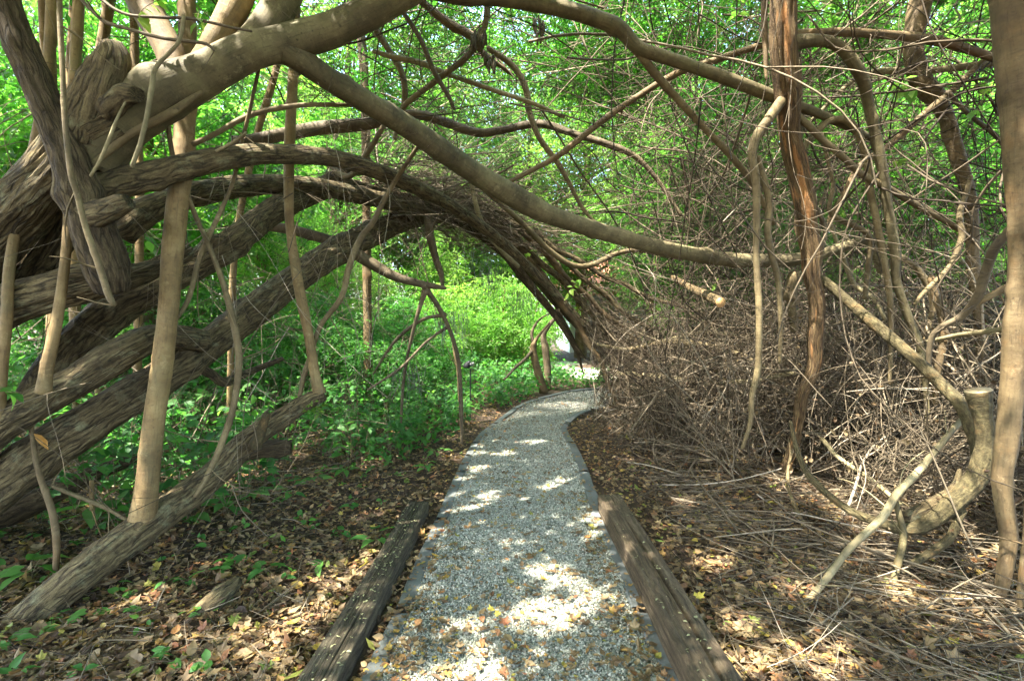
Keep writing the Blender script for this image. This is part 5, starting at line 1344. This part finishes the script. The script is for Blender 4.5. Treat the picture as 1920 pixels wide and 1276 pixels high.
for i, (px, py, n, sz, lb) in enumerate((
        (497, 1082, 3, .10, 'three-leaved green seedling in the open litter beside the dark timber'),
        (602, 1068, 2, .09, 'bright green seedling next to the sunlit patch by the dark timber'),
        (437, 1070, 2, .11, 'green seedling with one leaf tip turning yellow, uphill of the rotten wood slab'),
        (388, 1090, 2, .08, 'small green seedling between the low slanting trunk and the rotten wood slab'),
        (345, 1105, 2, .08, 'small green seedling close under the middle of the low slanting trunk'),
        (314, 1110, 2, .08, 'lowest of the little green seedlings below the middle of the low slanting trunk'),
        (225, 1135, 2, .07, 'flat green seedling near the dark root-like branch'),
        (175, 1160, 2, .08, 'upright pale green seedling touching the low slanting trunk'),
        (120, 1180, 3, .08, 'green seedling at the base of the low slanting trunk'),
        (70, 1195, 3, .08, 'arrow-leaved plant against the lower end of the low slanting trunk'),
        (322, 1268, 2, .07, 'round-leaved green seedling at the bottom edge of the picture'),
        (705, 1022, 6, .10, 'leafy green plant just beyond the end of the dark timber'),
        (640, 1008, 3, .08, 'smaller green plant beside the leafy plant past the dark timber'),
        (545, 955, 4, .09, 'pale green plant in the litter uphill of the dark timber'),
        (475, 950, 6, .13, 'broad-leaved plant lying low beside the low slanting trunk'),
        (355, 1003, 6, .14, 'large drooping green plant just below the low slanting trunk'),
        (425, 985, 6, .13, 'large spreading green plant beside the low slanting trunk and the broad-leaved one'),
        (180, 1010, 8, .17, 'tall green plant with long leaves in the hollow behind the low slanting trunk'),
        (240, 1000, 6, .14, 'green plant squeezed between the hollow and the thick tan shoot'),
        (60, 1105, 5, .15, 'long-leaved plant lying in the dark hollow under the trunks'),
        (660, 960, 3, .07, 'little green sprig halfway between the timber and the undergrowth'),
        (590, 925, 6, .10, 'shiny green plant at the near edge of the undergrowth'),
        (645, 905, 7, .10, 'bushy green plant at the near edge of the undergrowth, next to the shiny one'),
        (800, 885, 7, .09, 'bright green plant beside the bend of the grey edging'),
        (820, 860, 7, .09, 'green plant leaning over the litter where the undergrowth meets the path'))):
    plant(px, py, n, sz, lb, 300 + i, h=.05 + .05 * (n > 3) + .07 * (n > 7))


def undergrowth():
    rng = np.random.default_rng(401)
    mb = MB()
    ms = MB()
    # stems with broad leaves: low by the path, taller behind
    n = 4600
    x = rng.uniform(-7.5, 2.6, n); y = rng.uniform(3.2, 13.0, n)
    d = path_dist(x, y)
    lim = np.interp(y, [3.2, 4, 5, 6.2, 8, 10, 11.0, 12.0, 12.3, 13], [-2.3, -1.9, -1.2, -.75, -.55, 0.8, 2.6, 2.6, 0.9, 0.9])
    k = (d > 0.12) & (x < lim) & (x > -0.95 * y - 1) & ((y > 4.8) | (x < -1.7 - .25 * (y - 3.2)))
    x, y, d = x[k], y[k], d[k]; n = len(x)
    h = np.clip(0.13 + 0.22 * np.clip(d, 0, 4) + 0.16 * rng.random(n), 0, 1.15)
    z = gh(x, y)
    for i in range(n):
        m = int(rng.integers(7, 13))
        b = np.array([x[i], y[i], z[i]])
        lean = rng.normal(size=3) * np.array([.35, .35, 0]) + np.array([0, -.15, 1])
        t = np.sqrt(rng.random(m))[:, None]
        pos = b + lean * t * h[i] + rng.normal(size=(m, 3)) * np.array([.05, .05, .02])
        f = rand_dir(rng, m, .3) + np.array([0, -.1, -.25])
        nr = norm(np.array([0, -.15, 1.0]) + rng.normal(size=(m, 3)) * .4)
        leaves(mb, pos, f, nr, rng.uniform(.05, .125, m), np.full(m, .55), np.clip(rng.random() * .6 + rng.random(m) * .4, 0, 1), OVATE if i % 3 else ARROW, smooth=True)
    P = np.column_stack([x, y, z])
    X = grow(P, norm(rng.normal(size=(n, 3)) * np.array([.3, .3, 0]) + np.array([0, 0, 1])), h * 1.1, 6, .05, 0, rng)
    sweep(ms, X, np.linspace(1, .4, 6)[None] * np.full((n, 1), .003), 3, tint=np.full(n, .3), seed=402, mat=0)
    mb.v += ms.v; mb.b += ms.b; mb.t += ms.t
    mb.f += [f + mb.n for f in ms.f]; mb.m += [np.ones_like(m) for m in ms.m]; mb.s += ms.s; mb.n += ms.n
    m0 = 0
    while m0 < 150:                                     # little seedlings out in the litter
        b = np.array([rng.uniform(-3.4, -.95), rng.uniform(2.0, 6.0), 0])
        if rng.random() > .35 + .25 * (b[1] - 2) / 4 + (.3 if vnoise(b * 1.4) > 0 else 0):
            continue
        m0 += 1
        b[2] = float(gh(b[0], b[1])) + .02
        m = int(rng.integers(2, 6))
        leaves(mb, b + rng.normal(size=(m, 3)) * np.array([.02, .02, .008]) + [0, 0, .035], rand_dir(rng, m, .25), norm(np.array([0, -.1, 1.0]) + rng.normal(size=(m, 3)) * .3), rng.uniform(.028, .075, m), np.full(m, .6), rng.uniform(.4, 1, m), OVATE if m0 % 2 else ARROW, smooth=True)
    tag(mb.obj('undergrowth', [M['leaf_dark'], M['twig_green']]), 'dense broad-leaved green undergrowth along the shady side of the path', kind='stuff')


undergrowth()


# ------------------------------------------------------------------ trees and bushes of the background
def tree_meshes(seed, h, spread, low, nleaf, size, width, mat, ncl=46, tr=0.10, bark='brown_limb', tpl=LANCE):
    rng = np.random.default_rng(seed)
    mt = MB()
    lean = rng.normal(size=2) * 0.25
    X, r = tube(mt, [(0, 0, -.1), (lean[0] * .2, lean[1] * .2, h * .25), (lean[0] * .6, lean[1] * .6, h * .55), (lean[0], lean[1], h * .92)], [tr * 1.3, tr, tr * .7, tr * .2], seg=12, step=.15, lump=.15, seed=seed)
    # clumps: on an uneven egg, with voids between
    c = []
    while len(c) < ncl:
        u = norm(rng.normal(size=3)[None])[0] * rng.random() ** .35
        p = np.array([u[0] * spread, u[1] * spread, low + (h - low) * (0.5 + 0.5 * u[2])])
        wide = 1 - 0.35 * abs((p[2] - low) / (h - low) - .45) * 2
        p[:2] *= wide
        c.append(p)
    c = np.array(c)
    for k in range(0, ncl):
        i = min(len(X) - 1, max(2, int(len(X) * np.clip((c[k, 2] - 0.25 * np.linalg.norm(c[k, :2])) / h, .08, .95))))
        s = X[i]
        mid = (s + c[k]) / 2 + rng.normal(size=3) * .12
        tube(mt, [s, mid, c[k]], [r[i] * .45, r[i] * .28, .006], seg=6, step=.25, lump=.1, seed=seed + k)
    mc = MB()
    clump_leaves(mc, c, spread * .30 * rng.uniform(.7, 1.35, ncl), nleaf, size, width, seed + 1, tpl=tpl)
    return mt.mesh('trunk', M[bark]), mc.mesh('crown', [M[mat]])


KINDS = {
    'airy': tree_meshes(501, 6.5, 2.1, 1.0, 26000, .105, .30, 'leaf_lime_lit', tr=.09),
    'dense': tree_meshes(511, 7.5, 2.5, .8, 34000, .115, .34, 'leaf_far', ncl=70, tr=.12),
    'green': tree_meshes(521, 6.8, 2.3, .9, 24000, .115, .5, 'leaf', ncl=60, tr=.11, tpl=OVATE),
    'tall': tree_meshes(531, 9.5, 2.9, 1.6, 38000, .14, .34, 'leaf_far', ncl=76, tr=.15),
    'bush': tree_meshes(541, 2.6, 1.25, .15, 12000, .085, .36, 'leaf_lime_lit', ncl=34, tr=.04),
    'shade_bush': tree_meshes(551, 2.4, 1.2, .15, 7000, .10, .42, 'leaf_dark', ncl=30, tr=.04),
}


def bg_tree(kind, x, y, s, label, rot=0.0, name='tree', cat='tree', group='trees behind the tangle and the arch'):
    t = thing(name, label, cat, (x, y, 0.05), group)
    t.rotation_euler = (0, 0, rot); t.scale = (s, s, s)
    for nm, me in zip(('trunk', 'crown'), KINDS[kind]):
        o = bpy.data.objects.new(nm, me); C.objects.link(o); o.parent = t
    return t


for kind, x, y, s, rot, lb in (
        ('green', -5.4, 7.6, 1.0, 0.3, 'shaded leafy tree filling the space behind the leaning trunks'),
        ('airy', -5.0, 10.6, .85, 1.3, 'leafy tree behind the thinner tan shoot'),
        ('dense', -7.6, 11.0, 1.0, 2.1, 'tall green tree far behind the dark hanging limb'),
        ('airy', -4.8, 13.2, 1.1, 4.0, 'light green airy tree beyond the undergrowth, behind the broken knot'),
        ('airy', -2.2, 14.6, .95, 2.9, 'bright tree seen through the arch above the bushy undergrowth'),
        ('tall', -7.5, 16.5, 1.1, 0.9, 'tall sunlit tree behind all the leaning trunks'),
        ('tall', 0.2, 17.0, 1.0, 3.3, 'tall yellow-green tree closing the view through the arch'),
        ('dense', -0.2, 20.5, 1.1, 5.3, 'broad sunlit tree farthest off behind the arch'),
        ('airy', 5.4, 14.2, 1.0, 5.0, 'bright airy tree over the path bend behind the long side limb'),
        ('green', 4.3, 10.9, 1.0, 0.2, 'green tree behind the diagonal dark branch'),
        ('dense', 6.6, 11.2, 1.05, 1.7, 'thick green tree behind the split trunk'),
        ('green', 8.6, 9.8, 1.0, 2.6, 'leafy green tree behind the bent trunk'),
        ('airy', 9.6, 12.8, 1.2, 3.7, 'airy sunlit tree behind the patchy trunk'),
        ('tall', 4.6, 16.6, 1.05, 0.6, 'tall sunlit tree above the brush heap'),
        ('tall', 9.2, 17.5, 1.2, 4.4, 'tall bright tree far behind the split trunk'),
        ('dense', 13.0, 15.0, 1.2, 5.9, 'broad green tree at the far edge behind the brush'),
        ('tall', -12.5, 14.0, 1.2, 1.1, 'tall green tree at the far edge behind the leaning trunks'),
        ('tall', -5.2, 15.6, 1.28, 2.9, 'tall tree filling the gap below the smooth limb, behind the slim brown trunk'),
        ('tall', 12.6, 14.2, 1.3, 4.1, 'tall tree behind the top of the bent trunk'),
        ('tall', 2.6, 19.5, 1.3, 2.4, 'very tall tree rising behind the middle of the long side limb'),
        ('tall', -2.8, 17.4, 1.2, 5.0, 'tall tree behind the top of the arch'),
        ('tall', 6.6, 21.0, 1.4, 1.4, 'very tall tree behind the overhead limb and the split trunk'),
        ('dense', -3.8, 20.0, 1.25, 2.2, 'broad pale green tree in the gap behind the drooping dead branch')):
    bg_tree(kind, x, y, s, lb, rot)
for kind, x, y, s, rot, lb in (
        ('bush', -1.55, 11.3, .85, 0.4, 'sunlit yellow-green bush right behind the forks of the drooping dead branch'),
        ('bush', -0.35, 12.6, .95, 1.9, 'brightest yellow-green bush in the view through the arch'),
        ('bush', .25, 13.9, .9, 3.1, 'sunlit bush behind the two little trunks at the path bend'),
        ('bush', -3.1, 11.4, 1.0, 4.2, 'bright bush behind the tall undergrowth'),
        ('bush', 4.6, 13.8, .8, 5.0, 'low bright bush at the edge of the sunny clearing'),
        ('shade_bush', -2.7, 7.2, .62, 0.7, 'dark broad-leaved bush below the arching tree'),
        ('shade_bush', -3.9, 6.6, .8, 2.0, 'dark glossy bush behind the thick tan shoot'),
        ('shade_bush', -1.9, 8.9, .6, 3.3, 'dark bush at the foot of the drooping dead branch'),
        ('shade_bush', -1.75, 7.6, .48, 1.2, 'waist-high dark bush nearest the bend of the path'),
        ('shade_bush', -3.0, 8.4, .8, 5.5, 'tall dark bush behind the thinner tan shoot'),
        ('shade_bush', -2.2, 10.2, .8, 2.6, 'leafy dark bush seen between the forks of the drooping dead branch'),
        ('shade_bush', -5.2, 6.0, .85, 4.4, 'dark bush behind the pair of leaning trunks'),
        ('bush', 6.3, 12.6, 1.0, 0.9, 'green bush seen through the brush tangle'),
        ('bush', -4.6, 12.2, 1.1, 5.1, 'bright bush between the slim trees, beyond the bank'),
        ('bush', -6.4, 10.2, 1.2, 1.1, 'sunlit bush low behind the crossing level trunk'),
        ('bush', 0.3, 15.5, 1.2, .2, 'tall pale bush just past the brightest yellow-green bush'),
        ('bush', -1.9, 13.6, 1.2, 4.6, 'leafy bright bush past the inner fork of the drooping dead branch'),
        ('bush', 8.0, 8.6, .95, 2.2, 'green bush rising behind the brush by the bent trunk'),
        ('bush', 6.2, 9.4, .9, 3.4, 'green bush rising behind the brush by the split trunk')):
    bg_tree(kind, x, y, s, lb, rot, 'bush', 'bush', 'bushes beyond the path')


def woodland():
    rng = np.random.default_rng(601)
    mb = MB()
    n = 420
    a = rng.uniform(-1.25, 1.25, n)
    r = rng.uniform(24, 34, n)
    c = np.column_stack([r * np.sin(a), r * np.cos(a), 0.3 + 11 * rng.random(n) ** 1.5])
    q = c[:, 0] / c[:, 1]
    c = c[~((q > .06) & (q < .55) & (c[:, 2] < 5) & (r < 31.5))]; n = len(c)
    clump_leaves(mb, c, rng.uniform(1.2, 2.4, n), 90000, .28, .40, 602)
    tag(mb.obj('far_woodland', M['leaf_far']), 'far sunlit woodland closing the view behind the trees', kind='stuff')


woodland()

# two small trunks at the bend
K1 = thing('little_tree', 'little reddish-footed tree at the path bend with a slanting broken branch', 'tree', gnd(1018, 732))
part(K1, 'trunk', M['brown_limb'], pts=[(1020, 735, 10.4, 9), (1010, 700, 10.4, 7.5), (1002, 670, 10.4, 7), (1000, 648, 10.4, 6), (1008, 632, 10.4, 3), (1030, 605, 10.4, 2)], seed=81, flare=0, seg=14, step=.05, lump=.15)
part(K1, 'broken_branch', M['dark_limb'], flare=0, pts=[(1000, 655, 10.4, 3.5), (985, 672, 10.2, 3.2), (965, 690, 10.0, 2.8), (945, 712, 9.8, 2)], seed=82, seg=10, step=.05, lump=.15)
part(K1, 'broken_branch', M['dark_limb'], flare=0, pts=[(1003, 650, 10.4, 4), (997, 625, 10.4, 3), (1010, 600, 10.4, 2), (1035, 585, 10.3, 1.2)], seed=83, seg=10, step=.05, lump=.15)
K2 = thing('little_tree', 'dark mossy little trunk just past the reddish-footed tree', 'tree', gnd(1027, 728))
part(K2, 'trunk', M['dark_limb'], pts=[(1027, 730, 10.9, 7), (1026, 690, 10.9, 7), (1022, 650, 10.9, 7), (1020, 625, 10.9, 5), (1045, 590, 10.9, 3)], seed=84, seg=14, step=.05, lump=.15)
K3 = thing('dead_post', 'thin grey dead stem standing in the undergrowth under the arch', 'post', gnd(864, 790))
part(K3, 'stem', M['vine'], pts=[(864, 800, 7.2, 4), (863, 750, 7.2, 4), (860, 690, 7.2, 4.5), (858, 676, 7.2, 6), (850, 640, 7.2, 3)], seed=85, seg=10, step=.05, lump=.15)

# small black object on a stake beside the dead stem
LP = thing('staked_object', 'small black object on a thin stake beside the undergrowth', 'lamp', gnd(882, 770))  # small black object of unknown kind on a stake
mb = MB(); pxtube(mb, [(882, 800, 7.8, 1.2), (882, 692, 7.8, 1.2)], seg=8, step=.05, lump=0); mb.obj('stake', M['black_metal'], LP)
mb = MB(); p = at(880, 686, 7.8); tube(mb, [p + [-.055, 0, -.03], p + [-.05, 0, -.01], p + [0.0, -.0, .04], p + [.03, 0, .05]], [.03, .05, .05, .02], seg=18, step=.01, lump=0, cap0='flat', cap1='flat'); mb.obj('object_head', M['black_metal'], LP)
mb = MB(); tube(mb, [p + [.02, -.02, .02], p + [.075, -.03, .05]], [.028, .022], seg=14, step=.01, lump=0, cap0='flat', cap1='flat'); mb.obj('bracket', M['edging'], LP)


# grey moss hanging from the arch and the twigs
def moss(px, py, d, n, L, label, seed):
    n = int(n * .45)
    rng = np.random.default_rng(seed)
    P = at(px, py, d) + rng.normal(size=(n, 3)) * np.array([.10, .08, .05])
    X = grow(P, norm(np.array([0, 0, -1.0]) + rng.normal(size=(n, 3)) * .2), rng.uniform(.3, 1, n) * L, 9, .12, .12, rng)
    mb = MB()
    sweep(mb, X, np.linspace(1, .5, 9)[None] * np.full((n, 1), .0028), 3, tint=rng.random(n), seed=seed)
    single(mb, 'hanging_moss', M['moss'], label, 'moss', 'grey moss hanging under the arch')


moss(845, 590, 5.6, 110, .55, 'tuft of grey moss hanging on the outer fork of the drooping dead branch', 701)
moss(925, 500, 7.0, 130, .7, 'grey moss hanging from the top of the arch above the path', 702)
moss(975, 545, 7.2, 110, .6, 'grey moss hanging from the side of the arch near the bend', 703)
moss(760, 690, 5.6, 70, .5, 'thin grey moss on the inner fork of the drooping dead branch', 704)
moss(905, 480, 5.2, 40, .35, 'wisp of grey moss beside the hanging dead wood', 705)


def box(mb, lo, hi, mat=0):
    x0, y0, z0 = lo; x1, y1, z1 = hi
    v = np.array([(x0, y0, z0), (x1, y0, z0), (x1, y1, z0), (x0, y1, z0), (x0, y0, z1), (x1, y0, z1), (x1, y1, z1), (x0, y1, z1)])
    f = np.array([[0, 3, 2, 1], [4, 5, 6, 7], [0, 1, 5, 4], [1, 2, 6, 5], [2, 3, 7, 6], [3, 0, 4, 7]])
    mb.add(v, f, None, .5, mat, False)


# low house glimpsed through the brush
H = thing('house', 'low pale house with a terracotta roof glimpsed through the brush above the path bend', 'house', (6.5, 24.0, 0))
mb = MB(); box(mb, (2.6, 23.0, 0), (12.5, 30.0, 2.35)); mb.obj('wall', M['wall'], H)
mb = MB(); box(mb, (2.2, 22.5, 2.35), (12.9, 22.66, 2.62)); mb.obj('fascia', M['fascia'], H)
mb = MB()
nr_ = 44
for k in range(nr_):
    x0 = 2.2 + k * (10.7 / nr_)
    tube(mb, [(x0 + .12, 22.45, 2.66), (x0 + .12, 26.5, 4.5)], [.125, .125], seg=8, step=.4, lump=.03, seed=k)
box(mb, (2.2, 22.7, 2.40), (12.9, 30.4, 2.60))
v = np.array([(2.2, 22.5, 2.63), (12.9, 22.5, 2.63), (12.9, 26.5, 4.45), (2.2, 26.5, 4.45), (12.9, 30.5, 2.63), (2.2, 30.5, 2.63)])
mb.add(v, [np.array([[0, 1, 2, 3], [3, 2, 4, 5]]), np.array([[0, 3, 5], [1, 4, 2]])], None, .5, 0, False)
mb.obj('roof', M['terracotta'], H)
for x0 in (3.6, 6.4, 9.6):
    mb = MB(); box(mb, (x0, 22.97, .95), (x0 + 1.2, 23.0 - .003, 2.0)); wn = mb.obj('window', M['glass'], H)
    mb = MB()
    for lo, hi in (((x0 - .07, 22.94, .88), (x0, 22.998, 2.07)), ((x0 + 1.2, 22.94, .88), (x0 + 1.27, 22.998, 2.07)), ((x0, 22.94, 2.0), (x0 + 1.2, 22.998, 2.07)), ((x0, 22.94, .88), (x0 + 1.2, 22.998, .95))):
        box(mb, lo, hi)
    mb.obj('frame', M['fascia'], wn)
# pods hanging in the leaves
for i, (px, py, L, lb) in enumerate(((905, 60, 55, 'longest cluster of dark dried pods hanging by the angled branch'), (1010, 40, 50, 'dark dried pods hanging near the top in front of the bright leaves'), (918, 110, 30, 'small brown pods hanging just under the longest cluster'))):
    rng = np.random.default_rng(800 + i)
    mb = MB()
    for k in range(7):
        a = np.array([px + rng.normal() * 7, py + rng.normal() * 8]); d = 4.35 + rng.normal() * .03
        ln = L * rng.uniform(.4, 1)
        pxtube(mb, [(a[0], a[1], d, 1.5), (a[0] + rng.normal() * 3, a[1] + ln * .4, d, 3.5), (a[0] + rng.normal() * 4, a[1] + ln, d, 1.5)], seg=6, step=.02, lump=.2, seed=k)
    single(mb, 'dried_pods', M['dark_limb'], lb, 'pods', 'dried pods hanging in the branches')


# ------------------------------------------------------------------ a few leafy sprays close by
def spray(px, py, d, n, size, label, seed, mat='leaf_lime_lit', down=.6):
    rng = np.random.default_rng(seed)
    p = at(px, py, d)
    t = thing('leafy_spray', label, 'leaves', p, 'leafy sprays hanging near the viewer')
    X = grow(p[None], norm(rng.normal(size=(1, 3)) * np.array([1, .5, .2]) + np.array([0, 0, -down])), np.array([size * n * .32]), 9, .12, .03, rng)
    ms = MB(); sweep(ms, X, np.linspace(1, .4, 9)[None] * .0026, 5, tint=np.array([.3]), seed=seed)
    ms.obj('stem', M['twig_green'], t)
    k = np.linspace(1, 8, n).astype(int)
    f = rand_dir(rng, n) + np.array([0, 0, -.5])
    ml = MB(); leaves(ml, X[0][k], f, norm(np.array([0, -.4, 1.0]) + rng.normal(size=(n, 3)) * .5), size * rng.uniform(.7, 1.2, n), np.full(n, .62), rng.uniform(.4, 1, n), OVATE, smooth=True)
    ml.obj('leaves', M[mat], t)


for i, (px, py, d, n, sz, lb) in enumerate((
        (300, 0, 2.6, 6, .075, 'big bright leaves hanging at the top above the broken knot'),
        (372, 25, 2.65, 5, .07, 'lit yellow-green leaves between the two pale upright limbs'),
        (872, 118, 4.4, 7, .08, 'pale green leaves below the hanging pods'),
        (262, 440, 3.3, 8, .085, 'dark green leaves hanging behind the thick tan shoot'),
        (40, 735, 2.62, 4, .10, 'large glossy leaves at the edge beside the slender tan shoot'),
        (1395, 20, 4.0, 7, .08, 'bright leaves hanging next to the split trunk near the top'),
        (1690, 150, 4.4, 8, .11, 'large round leaves beside the bend of the bent trunk'),
        (1835, 150, 4.2, 8, .11, 'large translucent leaves between the bent trunk and the patchy trunk'),
        (1665, 300, 4.4, 7, .10, 'yellow-green leaves halfway down the curving limb of the split trunk'),
        (965, 470, 6.2, 9, .09, 'green leaves growing out of the arch twigs'),
        (1090, 520, 6.4, 9, .09, 'little green leaves sprouting in the brush under the long side limb'),
        (1345, 525, 4.7, 6, .06, 'few green leaves just above the orange sawn face'),
        (560, 640, 4.6, 10, .10, 'broad green leaves behind the foot of the thinner tan shoot'))):
    spray(px, py, d, n, sz, lb, 950 + i, 'leaf_dark' if i in (3, 4, 12) else 'leaf_lime_lit')
